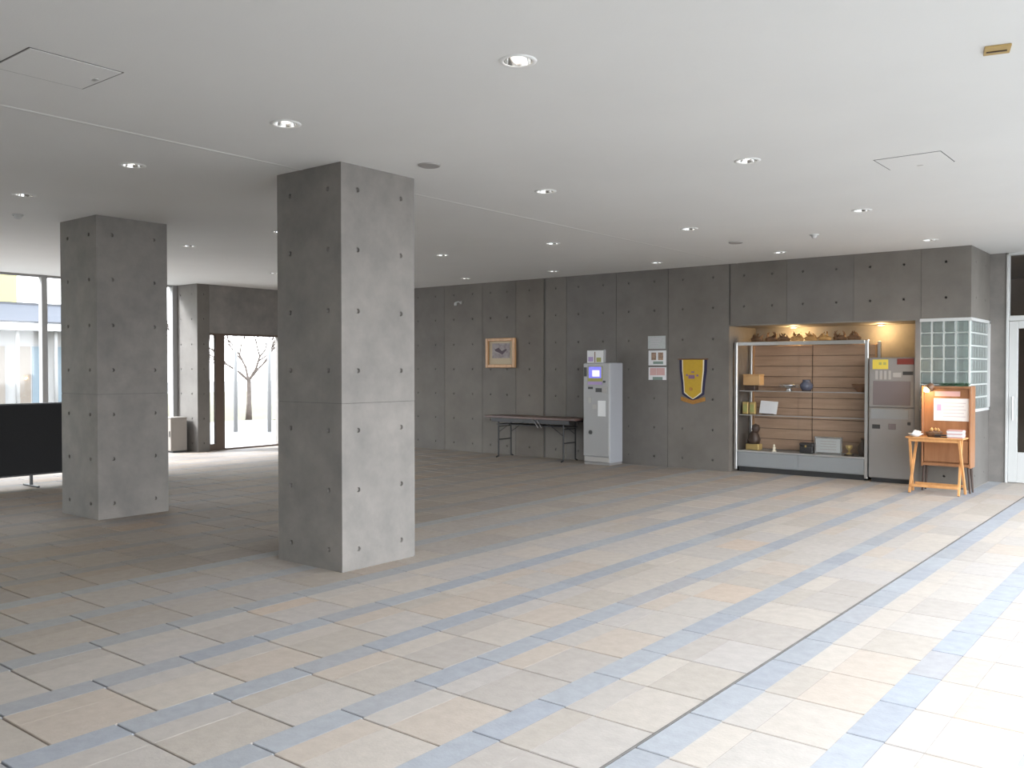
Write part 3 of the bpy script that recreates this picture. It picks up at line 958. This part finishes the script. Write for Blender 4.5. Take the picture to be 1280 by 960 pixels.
ph_ = (SZ - 0.04 - 0.30) / nb
for half, (a, b_) in enumerate(((-hw + 0.045, -0.006), (0.006, hw - 0.045))):
    pm = MB().cbox(a, b_, dp - 0.028, dp - 0.012, 0.003, ph_ - 0.003, 0.003).mesh('back_plank', 'backboard')
    for q in range(nb):
        o = bpy.data.objects.new('back_plank', pm)
        o.location = (0, 0.003 * (q % 2), 0.30 + ph_ * q)
        COL.objects.link(o)
        o.parent = t
bx('back_sheet', 'darkbrown', -hw + 0.03, hw - 0.03, dp - 0.010, dp - 0.002, 0.30, SZ - 0.04, t)
for sx_ in (-1, 1):
    bx('side_trim', 'frame', sx_ * (hw - 0.06) - 0.012, sx_ * (hw - 0.06) + 0.012, dp - 0.045, dp - 0.026, 0.30, SZ - 0.05, t)

# things in the case (shelf tops: 0.30, 0.82, 1.165)
YB = 12.38
t = thing('wooden_box', (-5.36, YB, 1.165), 'tan wooden box on a dark stand, upper shelf of the display case', 'box')
bx('box_body', 'tan', -0.125, 0.125, -0.08, 0.08, 0.075, 0.215, t, 0.006)
bx('box_lid', 'tan', -0.13, 0.13, -0.085, 0.085, 0.215, 0.235, t, 0.006)
bx('stand', 'darkbrown', -0.11, 0.05, -0.07, 0.07, 0.0, 0.075, t, 0.01)
for k in range(2):
    x = -5.475 + 0.105 * k
    t = thing('award_case', (x, YB, 0.82), ('upright gold award case at the end of the shelf, beyond its twin', 'upright gold award case between its twin and the white plaque')[k], 'award case', 'pair of gold award cases')
    bx('case', 'goldbox', -0.042, 0.042, -0.03, 0.03, 0, 0.175, t, 0.006)
    bx('inlay', 'olive', -0.028, 0.028, -0.033, -0.029, 0.03, 0.14, t)
t = thing('white_plaque', (-5.14, YB, 0.82), 'blank white plaque leaning back on the lower glass shelf', 'plaque')
o = bx('plate', 'paper', -0.13, 0.13, -0.006, 0.006, 0.0, 0.185, t, 0.003)
o.rotation_euler = (-0.25, 0.05, 0)
o.location = (0, -0.01, 0.012)
bx('easel', 'darkbrown', -0.09, 0.09, -0.02, 0.07, 0.0, 0.012, t)
# carved bear-like ornament (rounded dark carving on gold stand)
t = thing('carved_ornament', (-5.35, YB, 0.30), 'dark carved wooden ornament on a gilt stand at the bottom of the case', 'ornament')
bx('stand', 'goldbox', -0.10, 0.10, -0.07, 0.07, 0.0, 0.09, t, 0.01)
MB().lathe([(0, 0.09), (0.08, 0.09), (0.095, 0.15), (0.07, 0.23), (0.035, 0.27)], n=14).build('carving', 'darkbrown', t, True)
MB().lathe([(0.035, 0.26), (0.06, 0.30), (0.05, 0.36), (0.0, 0.385)], c=(0.03, -0.01, 0), n=12).build('carving_head', 'darkbrown', t, True)
t = thing('silver_dish', (-4.83, YB, 1.165), 'small silver dish with handles on the upper glass shelf', 'dish')
MB().lathe([(0, 0), (0.05, 0.0), (0.035, 0.02), (0.03, 0.035), (0.09, 0.07), (0.105, 0.09), (0.09, 0.085), (0, 0.05)], n=18).build('bowl', 'silver', t, True)
for s_ in (-1, 1):
    MB().tube([(s_ * 0.09, 0, 0.075), (s_ * 0.135, 0, 0.085), (s_ * 0.14, 0, 0.055), (s_ * 0.08, 0, 0.055)], 0.007, 6).build('handle', 'silver', t, True)
t = thing('glazed_vase', (-4.58, YB, 1.165), 'squat blue-grey glazed vase at the middle of the upper shelf', 'vase')
MB().lathe([(0, 0), (0.05, 0.0), (0.085, 0.05), (0.09, 0.09), (0.055, 0.13), (0.05, 0.15), (0.06, 0.16), (0.04, 0.15), (0.0, 0.10)], n=20).build('vase_body', 'bluegrey', t, True)
MB().lathe([(0.05, 0.0), (0.065, -0.0), (0.065, 0.012), (0.05, 0.012)], n=20).build('foot_ring', 'darkbrown', t, True)
t = thing('wooden_bowl', (-3.83, YB, 1.165), 'dark brown turned bowl at the end of the upper shelf', 'bowl')
MB().lathe([(0, 0), (0.06, 0.0), (0.06, 0.012), (0.10, 0.05), (0.125, 0.10), (0.112, 0.10), (0.085, 0.05), (0, 0.03)], n=20).build('bowl_body', 'brown', t, True)
MB().lathe([(0.12, 0.098), (0.128, 0.103), (0.12, 0.108), (0.111, 0.103)], n=20).build('rim', 'drift', t, True)
t = thing('framed_certificate', (-4.27, YB, 0.30), 'grey framed certificate standing at the bottom of the case', 'certificate')
for nm, a in (('frame_side', (-0.19, -0.165, 0.0, 0.24)), ('frame_side', (0.165, 0.19, 0.0, 0.24)), ('frame_rail', (-0.165, 0.165, 0.0, 0.025)), ('frame_rail', (-0.165, 0.165, 0.215, 0.24))):
    bx(nm, 'silver', a[0], a[1], -0.012, 0.012, a[2], a[3], t, 0.004)
bx('certificate', 'greyprint', -0.165, 0.165, -0.004, 0.004, 0.025, 0.215, t)
for q in range(4):
    bx('text_line', 'grille', -0.11, 0.11, -0.006, -0.004, 0.06 + 0.037 * q, 0.072 + 0.037 * q, t)
t = thing('trophy_cup', (-3.98, 12.36, 0.30), 'small gilt trophy cup in front of the framed certificate', 'trophy')
MB().lathe([(0, 0), (0.04, 0.0), (0.04, 0.03), (0.012, 0.04), (0.010, 0.07), (0.04, 0.10), (0.048, 0.14), (0.04, 0.14), (0.0, 0.10)], n=16).build('cup', 'goldbox', t, True)
bx('plinth', 'darkbrown', -0.05, 0.05, -0.05, 0.05, 0.0, 0.02, t)
t = thing('dark_casket', (-4.56, YB, 0.30), 'low black casket at the bottom of the case beside the certificate', 'casket')
bx('casket_body', 'blackp', -0.09, 0.09, -0.07, 0.07, 0.0, 0.10, t, 0.008)
bx('casket_lid', 'blackp', -0.094, 0.094, -0.074, 0.074, 0.10, 0.145, t, 0.012)
bx('clasp', 'goldbox', -0.012, 0.012, -0.078, -0.072, 0.085, 0.115, t)
t = thing('small_figurine', (-5.02, 12.32, 0.30), 'little pale figurine standing at the front of the case floor', 'figurine')
MB().lathe([(0, 0), (0.035, 0.0), (0.03, 0.012), (0.018, 0.02), (0.024, 0.05), (0.012, 0.075), (0.0, 0.08)], n=12).build('figure', 'cream', t, True)
MB().lathe([(0, 0.072), (0.014, 0.078), (0.016, 0.092), (0.0, 0.106)], n=12).build('head', 'cream', t, True)
t = thing('dark_vase', (-3.80, YB, 0.30), 'dark wooden vase in the end corner of the case floor', 'vase')
MB().lathe([(0, 0), (0.05, 0.0), (0.075, 0.07), (0.07, 0.14), (0.03, 0.20), (0.035, 0.24), (0.02, 0.23), (0, 0.16)], n=16).build('vase_body', 'darkbrown', t, True)
MB().lathe([(0.034, 0.232), (0.044, 0.24), (0.034, 0.246)], n=16).build('lip', 'brown', t, True)

# driftwood on top of the case
rnd = random.Random(3)
for k in range(8):
    x = -5.32 + 0.197 * k
    y = 12.42 + rnd.uniform(-0.04, 0.04)
    gold = k in (3, 4, 5)
    t = thing('driftwood', (x, y, SZ), 'golden gnarled driftwood piece on top of the display case' if gold else 'dark brown gnarled driftwood piece on top of the display case',
              'driftwood', 'golden driftwood on the case' if gold else 'dark driftwood on the case')
    m = 'golddrift' if gold else 'drift'
    b = MB()
    b.tube([(-0.09, 0, 0.035), (-0.04, 0.02, 0.05), (0.03, -0.01, 0.048), (0.09, 0.01, 0.03)], [0.022, 0.036, 0.034, 0.02], 8)
    b.build('root', m, t, True)
    for q in range(8):
        xx = rnd.uniform(-0.06, 0.06)
        hh = rnd.uniform(0.05, 0.12)
        MB().tube([(xx, 0, 0.03), (xx + rnd.uniform(-0.03, 0.03), rnd.uniform(-0.03, 0.03), 0.03 + hh * 0.6), (xx + rnd.uniform(-0.03, 0.03), rnd.uniform(-0.04, 0.04), 0.03 + hh)], [0.017, 0.013, 0.006], 6).build('twig', m, t, True)


# recess lamps
for x, lab in ((-4.90, 'warm round soffit lamp above the driftwood on the display case'), (-3.68, 'warm round soffit lamp beside the drinks machine')):
    t = thing('recess_lamp', (x, 12.72, 2.09), lab, 'ceiling light', 'warm lamps in the recess soffit')
    MB().lathe([(0.045, 0.0), (0.045, -0.018), (0.055, -0.018), (0.058, 0.0)], n=20).build('trim_ring', 'alu', t, True)
    MB().lathe([(0.0, -0.012), (0.035, -0.010), (0.043, -0.002)], n=16).build('lens', 'warm', t, True)
    l = bpy.data.lights.new('recess_lamp_light', 'POINT')
    l.energy = 1.4
    l.color = (1.0, 0.66, 0.30)
    l.shadow_soft_size = 0.04
    lo = bpy.data.objects.new('lamp_light', l)
    lo.location = (0, 0, -0.06)
    COL.objects.link(lo)
    lo.parent = t

# ================================================================== DRINKS MACHINE
t = thing('drinks_machine', (-3.35, 12.10, 0), 'unlit grey drinks vending machine with yellow and red stickers beside the display case', 'vending machine')
vw, vd, vh = 0.295, 0.55, 1.625
bx('body', 'vend', -vw, vw, 0.03, vd, 0.05, vh, t, 0.008)
bx('toe_space', 'dark', -vw + 0.02, vw - 0.02, 0.05, vd - 0.02, 0.0, 0.05, t)
up = bx('upper_panel', 'vend', -vw, vw, -0.01, 0.028, 0.98, vh - 0.003, t, 0.008)
lo_ = bx('lower_panel', 'vend', -vw, vw, -0.01, 0.028, 0.06, 0.973, t, 0.008)
bx('yellow_sticker', 'yel', -vw + 0.045, -vw + 0.24, -0.014, -0.009, 1.475, 1.60, up, 0.002)
for k in (0, 1):
    bx('sticker_mark', 'olive', -vw + 0.125 + 0.055 * k, -vw + 0.16 + 0.055 * k, -0.0155, -0.014, 1.53, 1.565, up)
bx('red_sign', 'red', vw - 0.24, vw - 0.035, -0.018, -0.009, 1.535, 1.61, up, 0.003)
bx('dark_readout', 'dark', vw - 0.17, vw - 0.045, -0.014, -0.009, 1.40, 1.445, up, 0.002)
bx('button_block', 'grille', vw - 0.29, vw - 0.19, -0.014, -0.009, 1.37, 1.43, up, 0.002)
for k in range(4):
    bx('sample_slot', 'grille', -vw + 0.08 + 0.055 * k, -vw + 0.11 + 0.055 * k, -0.013, -0.009, 1.34, 1.455, up, 0.001)
bx('display_window', 'vend_dark', -vw + 0.055, vw - 0.075, -0.014, -0.009, 1.01, 1.32, up, 0.003)
bx('coin_panel', 'grey_metal', -vw + 0.03, vw - 0.1, -0.013, -0.009, 0.83, 0.955, lo_, 0.002)
bx('coin_slot', 'dark', -vw + 0.045, -vw + 0.145, -0.016, -0.009, 0.70, 0.755, lo_, 0.004)
bx('cup_flap', 'vend_dark', -vw + 0.25, -vw + 0.34, -0.016, -0.009, 0.695, 0.77, lo_, 0.004)
bx('return_knob', 'dark', vw - 0.11, vw - 0.07, -0.022, -0.009, 0.76, 0.80, lo_, 0.006)

# ================================================================== TRAY TABLE AND WOODEN STAND
TX, TY = -2.668, 11.30
t = thing('tray_table', (TX, TY, 0), 'honey pine folding tray table in front of the wooden stand', 'table')
tw, tdp, th = 0.315, 0.30, 0.672
for q in range(4):
    a = q * tdp / 4
    bx('top_slat', 'pine', -tw, tw, a + 0.003, a + tdp / 4 - 0.003, th - 0.018, th, t, 0.003)
for sx_ in (-1, 1):
    x = sx_ * (tw - 0.045)
    lean = sx_ * 0.022
    for y0, y1, xo in ((0.03, tdp - 0.03, 0.0), (tdp - 0.03, 0.03, -sx_ * 0.022)):
        b = MB()
        b.prism_xz([(-0.011, -0.02), (0.011, -0.02), (0.011, 0.02), (-0.011, 0.02)], 0, 1)
        L = Vector((lean, y1 - y0, -(th - 0.02)))
        o = b.build('leg', 'pine', t)
        z = L.normalized()
        xax = Vector((1, 0, 0))
        yax = z.cross(xax).normalized()
        xax = yax.cross(z)
        o.matrix_local = Matrix(((xax.x, z.x * L.length, yax.x, x + xo), (xax.y, z.y * L.length, yax.y, y0), (xax.z, z.z * L.length, yax.z, th - 0.018), (0, 0, 0, 1)))
bx('stretcher', 'pine', -tw + 0.05, tw - 0.05, 0.03, 0.05, 0.075, 0.11, t, 0.004)
bx('stretcher', 'pine', -tw + 0.05, tw - 0.05, tdp - 0.05, tdp - 0.03, 0.075, 0.11, t, 0.004)
bx('apron', 'pine', -tw + 0.05, tw - 0.05, 0.02, 0.036, th - 0.055, th - 0.019, t, 0.003)

BX0, BX1, BY0, BY1 = -2.885, -2.335, 11.63, 11.86
t = thing('wooden_stand', ((BX0 + BX1) / 2, BY0, 0), 'orange-brown wooden notice stand on dark legs before the glass blocks', 'stand')
bw, bd = (BX1 - BX0) / 2, BY1 - BY0
bx('back_panel', 'chest', -bw + 0.02, bw - 0.02, 0.05, 0.07, 0.33, 1.26, t, 0.002)
for sx_ in (-1, 1):
    bx('side_panel', 'chest', sx_ * bw - (0.022 if sx_ > 0 else 0), sx_ * bw + (0.022 if sx_ < 0 else 0), 0.0, bd, 0.30, 1.275, t, 0.004)
    for yy_ in (0.03, bd - 0.05):
        x = sx_ * (bw - 0.03)
        b = MB().tube([(x, yy_, 0.31), (x + sx_ * 0.02, yy_, 0.0)], [0.017, 0.011], 8)
        b.build('leg', 'darkbrown', t)
bx('top_board', 'chest', -bw + 0.022, bw - 0.022, 0.0, bd, 1.245, 1.27, t, 0.003)
bx('bottom_board', 'chest', -bw + 0.022, bw - 0.022, 0.0, bd, 0.31, 0.345, t, 0.003)
bx('header_strip', 'pink', -bw + 0.14, bw - 0.13, 0.044, 0.051, 1.15, 1.21, t)
bx('front_panel', 'chest', -bw + 0.03, bw - 0.03, 0.015, 0.05, 0.36, 0.62, t, 0.004)
t = thing('white_poster', (-2.55, BY0 + 0.044, 0.855), 'white printed poster pinned on the wooden stand', 'poster')
bx('sheet', 'paper', -0.205, 0.20, -0.003, 0.003, 0.0, 0.27, t)
for q in range(5):
    bx('text_line', 'postbrown', -0.10, 0.15 - 0.02 * (q % 2), -0.0045, -0.003, 0.05 + 0.04 * q, 0.058 + 0.04 * q, t)
bx('picture_block', 'lilac', -0.17, -0.12, -0.0045, -0.003, 0.12, 0.2, t)

# green garland on top
t = thing('green_garland', (-2.53, 11.70, 1.27), 'dark green artificial garland on top of the wooden stand', 'garland')
MB().tube([(-0.15, 0, 0.01), (-0.05, 0.01, 0.014), (0.05, -0.01, 0.012), (0.15, 0, 0.01)], 0.008, 6).build('stem', 'green', t)
b = MB()
for q in range(260):
    x = rnd.uniform(-0.16, 0.16)
    a = rnd.uniform(-1.2, 1.2)
    L = rnd.uniform(0.025, 0.05)
    d = Vector((rnd.uniform(-0.5, 0.5), math.sin(a), abs(math.cos(a)))).normalized()
    p = Vector((x, 0, 0.012))
    sd = d.cross(Vector((1, 0, 0))).normalized() * 0.005
    up_ = d.cross(sd).normalized() * 0.002
    b.face([p - sd, p + d * L * 0.5 - sd * 1.3 + up_, p + d * L, p + d * L * 0.5 + sd * 1.3 + up_])
o = b.build('needles', 'green', t)
o['kind'] = 'stuff'

# clip lamp
t = thing('clip_lamp', (-2.80, 11.60, 1.27), 'lit clip lamp with a reddish brown shade on the wooden stand', 'lamp')
bx('clip', 'blackp', -0.005, 0.035, -0.01, 0.07, -0.06, 0.025, t, 0.004)
MB().tube([(0.015, 0.0, 0.02), (0.03, -0.03, 0.05), (0.04, -0.08, 0.03), (0.03, -0.10, -0.01)], 0.007, 8).build('arm', 'blackp', t, True)
sh = MB().lathe([(0.012, 0.07), (0.03, 0.06), (0.055, -0.03), (0.052, -0.03), (0.027, 0.055), (0.01, 0.062)], n=18).build('shade', 'brown', t, True, loc=(0.03, -0.11, -0.02))
sh.rotation_euler = (-0.55, 0.75, 0)
o = MB().lathe([(0.0, -0.062), (0.024, -0.054), (0.035, -0.034), (0.026, -0.005), (0.012, 0.04)], n=14).build('bulb', 'warm', t, True, loc=(0.03, -0.11, -0.02))
o.rotation_euler = (-0.55, 0.75, 0)
l = bpy.data.lights.new('clip_lamp_light', 'POINT')
l.energy = 0.9
l.color = (1.0, 0.62, 0.28)
l.shadow_soft_size = 0.03
lo = bpy.data.objects.new('lamp_light', l)
lo.location = (-0.02, -0.135, -0.07)
COL.objects.link(lo)
lo.parent = t

# things on the tray table
t = thing('white_dish', (-2.885, 11.38, th), 'small white dish at the corner of the tray table', 'dish')
MB().lathe([(0, 0.004), (0.035, 0.0), (0.04, 0.004), (0.085, 0.035), (0.082, 0.038), (0.035, 0.010), (0, 0.010)], n=18).build('dish_body', 'paper', t, True)
MB().prism_xz([(-0.05, 0.012), (0.04, 0.015), (0.06, 0.06), (-0.01, 0.075)], -0.03, 0.03).build('folded_napkin', 'paper', t)
t = thing('wicker_basket', (-2.70, 11.46, th), 'brown wicker basket of dried pods on the tray table', 'basket')
MB().lathe([(0, 0), (0.07, 0.0), (0.095, 0.05), (0.10, 0.06), (0.09, 0.055), (0.06, 0.012), (0, 0.012)], n=16).build('basket_body', 'drift', t, True)
for q in range(9):
    a = q * 2.4
    r_ = 0.02 + 0.045 * (q % 3) / 2
    MB().lathe([(0, -0.022), (0.016, -0.012), (0.02, 0.0), (0.013, 0.014), (0, 0.026)], n=8).build('dried_pod', 'golddrift' if q % 2 else 'brown', t, True, loc=(r_ * math.cos(a), r_ * math.sin(a), 0.055 + 0.03 * (q % 2)))
t = thing('black_stapler', (-2.60, 11.35, th), 'small black stapler at the front of the tray table', 'stapler')
bx('base', 'blackp', -0.07, 0.07, -0.018, 0.018, 0.0, 0.012, t, 0.004)
o = bx('arm', 'blackp', -0.065, 0.065, -0.014, 0.014, 0.02, 0.038, t, 0.005)
t = thing('leaflet_stack', (-2.455, 11.44, th), 'stack of pale leaflets at the end of the tray table', 'leaflets')
for q in range(7):
    o = bx('leaflet', 'paper' if q % 3 else 'pink', -0.085, 0.085, -0.07, 0.07, 0.013 * q, 0.013 * q + 0.0125, t)
    o.rotation_euler = (0, 0, 0.05 * math.sin(q * 2.1))

# ================================================================== LEFT SIDE THINGS
PX = -11.74
for k, (ya, yb, lab) in enumerate(((3.55, 5.49, 'black fabric partition screen on feet before the window wall'), (5.52, 6.74, 'black fabric partition screen mostly hidden behind the concrete column'))):
    t = thing('partition_screen', (PX, (ya + yb) / 2, 0), lab, 'partition')
    hl = (yb - ya) / 2
    bx('fabric_panel', 'black', -0.022, 0.022, -hl + 0.02, hl - 0.02, 0.16, 1.03, t, 0.004)
    bx('top_frame', 'blackp', -0.025, 0.025, -hl, hl, 1.03, 1.05, t, 0.003)
    bx('bottom_frame', 'blackp', -0.025, 0.025, -hl, hl, 0.14, 0.16, t, 0.003)
    for s_ in (-1, 1):
        bx('end_frame', 'blackp', -0.025, 0.025, s_ * hl - (0.02 if s_ > 0 else 0), s_ * hl + (0.02 if s_ < 0 else 0), 0.16, 1.03, t, 0.003)
        yf = s_ * (hl - (0.45 if (s_ > 0 and k == 0) else 0.03))
        ft = bx('foot_post', 'blackp', -0.015, 0.015, yf - 0.015, yf + 0.015, 0.02, 0.14, t)
        bx('foot_bar', 'blackp', -0.20, 0.20, yf - 0.018, yf + 0.018, 0.0, 0.022, ft, 0.004)
t = thing('beige_cabinet', (-14.50, 8.70, 0), 'low beige cabinet against the bright concrete pier', 'cabinet')
bx('body', 'beigecab', -0.24, 0.08, -0.14, 0.15, 0.03, 0.60, t, 0.004)
bx('top', 'beigecab', -0.25, 0.09, -0.165, 0.155, 0.60, 0.62, t, 0.004)
dd = bx('door', 'beigecab', -0.235, 0.075, -0.158, -0.14, 0.04, 0.595, t, 0.003)
bx('handle', 'dark', 0.03, 0.05, -0.168, -0.158, 0.28, 0.38, dd)
bx('plinth', 'dark', -0.22, 0.06, -0.12, 0.14, 0.0, 0.03, t)

# ================================================================== OUTSIDE
g = sbx('ground', 'ground', -90, 60, -60, 90, -0.4, -0.06)
g['label'] = 'pale paved yard around the building'
sbx('path', 'ground', -22.0, WX, 8.0, 16.0, -0.06, -0.015)['label'] = 'pale path outside the doorway'
sbx('lawn', 'lawn', -50.0, -22.0, 12.0, 40.0, -0.06, -0.03)['label'] = 'dry lawn under the bare tree'

for k, (x, y) in enumerate(((-18.0, 12.30), (-17.4, 12.80))):
    t = thing('canopy_post', (x, y, -0.015), 'slim pale canopy post standing outside the doorway', 'post', 'canopy posts in the yard')
    MB().tube([(0, 0, 0.02), (0, 0, 3.3)], 0.05, 14).build('shaft', 'wpost', t, True)
    MB().lathe([(0.0, 0.02), (0.05, 0.02), (0.09, 0.012), (0.09, 0.0), (0, 0)], n=16).build('base_plate', 'wpost', t)
    bx('canopy_plate', 'wpost', -0.12, 0.12, -0.12, 0.12, 3.3, 3.32, t)

# bare tree
t = thing('bare_tree', (-22.4, 15.75, -0.03), 'leafless spreading tree seen through the open doorway', 'tree')
tr = random.Random(11)
MB().tube([(0, 0, 0), (0.02, 0.0, 0.5), (-0.02, 0.03, 1.1), (0.0, 0.0, 1.25)], [0.10, 0.07, 0.06, 0.055], 10).build('trunk', 'bark', t, True)


def grow(b, p, d, L, r, lev):
    q = p + d * L * 0.5 + Vector((tr.uniform(-1, 1), tr.uniform(-1, 1), tr.uniform(-0.3, 0.5))) * L * 0.10
    e = p + d * L
    b.tube([p, q, e], [r, r * 0.85, r * 0.68], 6 if lev < 2 else 4, caps=False)
    if lev >= 6:
        return
    for s_ in range(2 if lev == 2 else 3):
        ax = Vector((tr.uniform(-1, 1), tr.uniform(-1, 1), tr.uniform(-0.3, 0.6)))
        nd = (d + ax * 0.75).normalized()
        grow(b, e if s_ else q.lerp(e, 0.6), nd, L * tr.uniform(0.65, 0.85), max(r * 0.66, 0.011), lev + 1)


for d in ((0.15, 0.75, 0.8), (-0.1, -0.85, 0.6), (0.5, 0.2, 1.0), (-0.4, -0.2, 1.2)):
    b = MB()
    grow(b, Vector((0, 0, 1.15)), Vector(d).normalized(), 0.80, 0.042, 0)
    b.build('limb', 'bark', t, True)

# annex across the yard
t = thing('annex_building', (-25.0, 10.0, -0.06), 'low white annex with grey-blue roof and curtained windows across the yard', 'building')
bx('wall', 'facade', -5.0, -0.6, -9.0, 3.8, 0, 2.56, t)
bx('fascia', 'white', -0.75, 0.0, -9.3, 4.1, 2.56, 2.76, t)
bx('gutter', 'darkgutter', -0.04, 0.03, -9.3, 4.1, 2.76, 2.80, t)
rf = MB()
rf.prism_xz([(0.0, 2.80), (-2.6, 3.42), (-5.2, 2.80)], -9.4, 4.2)
rf.build('roof', 'roofblue', t)
bx('ridge_cap', 'darkgutter', -2.68, -2.52, -9.4, 4.2, 3.40, 3.47, t)
for k in range(12):
    y = -8.0 + 1.0 * k
    wv = bx('window', 'wpost', -0.62, -0.55, y - 0.36, y + 0.36, 0.5, 2.2, t, 0.0)
    for q in range(2):
        bx('pane', 'panepeach' if (k + q) % 3 == 0 else 'panecyan' if (k + q) % 3 == 1 else 'facade', -0.56, -0.54, y - 0.32 + 0.34 * q, y - 0.02 + 0.34 * q, 0.56, 2.14, wv)
    MB().tube([(-0.2, y + 0.5, 0), (-0.2, y + 0.5, 2.56)], 0.05, 10).build('veranda_post', 'facade', t, True)
t = thing('yellow_building', (-33.0, 6.0, -0.06), 'tall pale yellow building behind the annex roof', 'building')
bx('wall', 'yellowwall', -8.0, 0.0, -12.0, 7.75, 0, 9.0, t)
bx('cornice', 'facade', -8.2, 0.15, -12.2, 7.9, 9.0, 9.3, t)
for k in range(5):
    wv = bx('window', 'wpost', -0.02, 0.04, -10.5 + 3.2 * k, -9.0 + 3.2 * k, 5.8, 7.3, t)
    bx('pane', 'panecyan', 0.03, 0.05, -10.4 + 3.2 * k, -9.1 + 3.2 * k, 5.9, 7.2, wv)
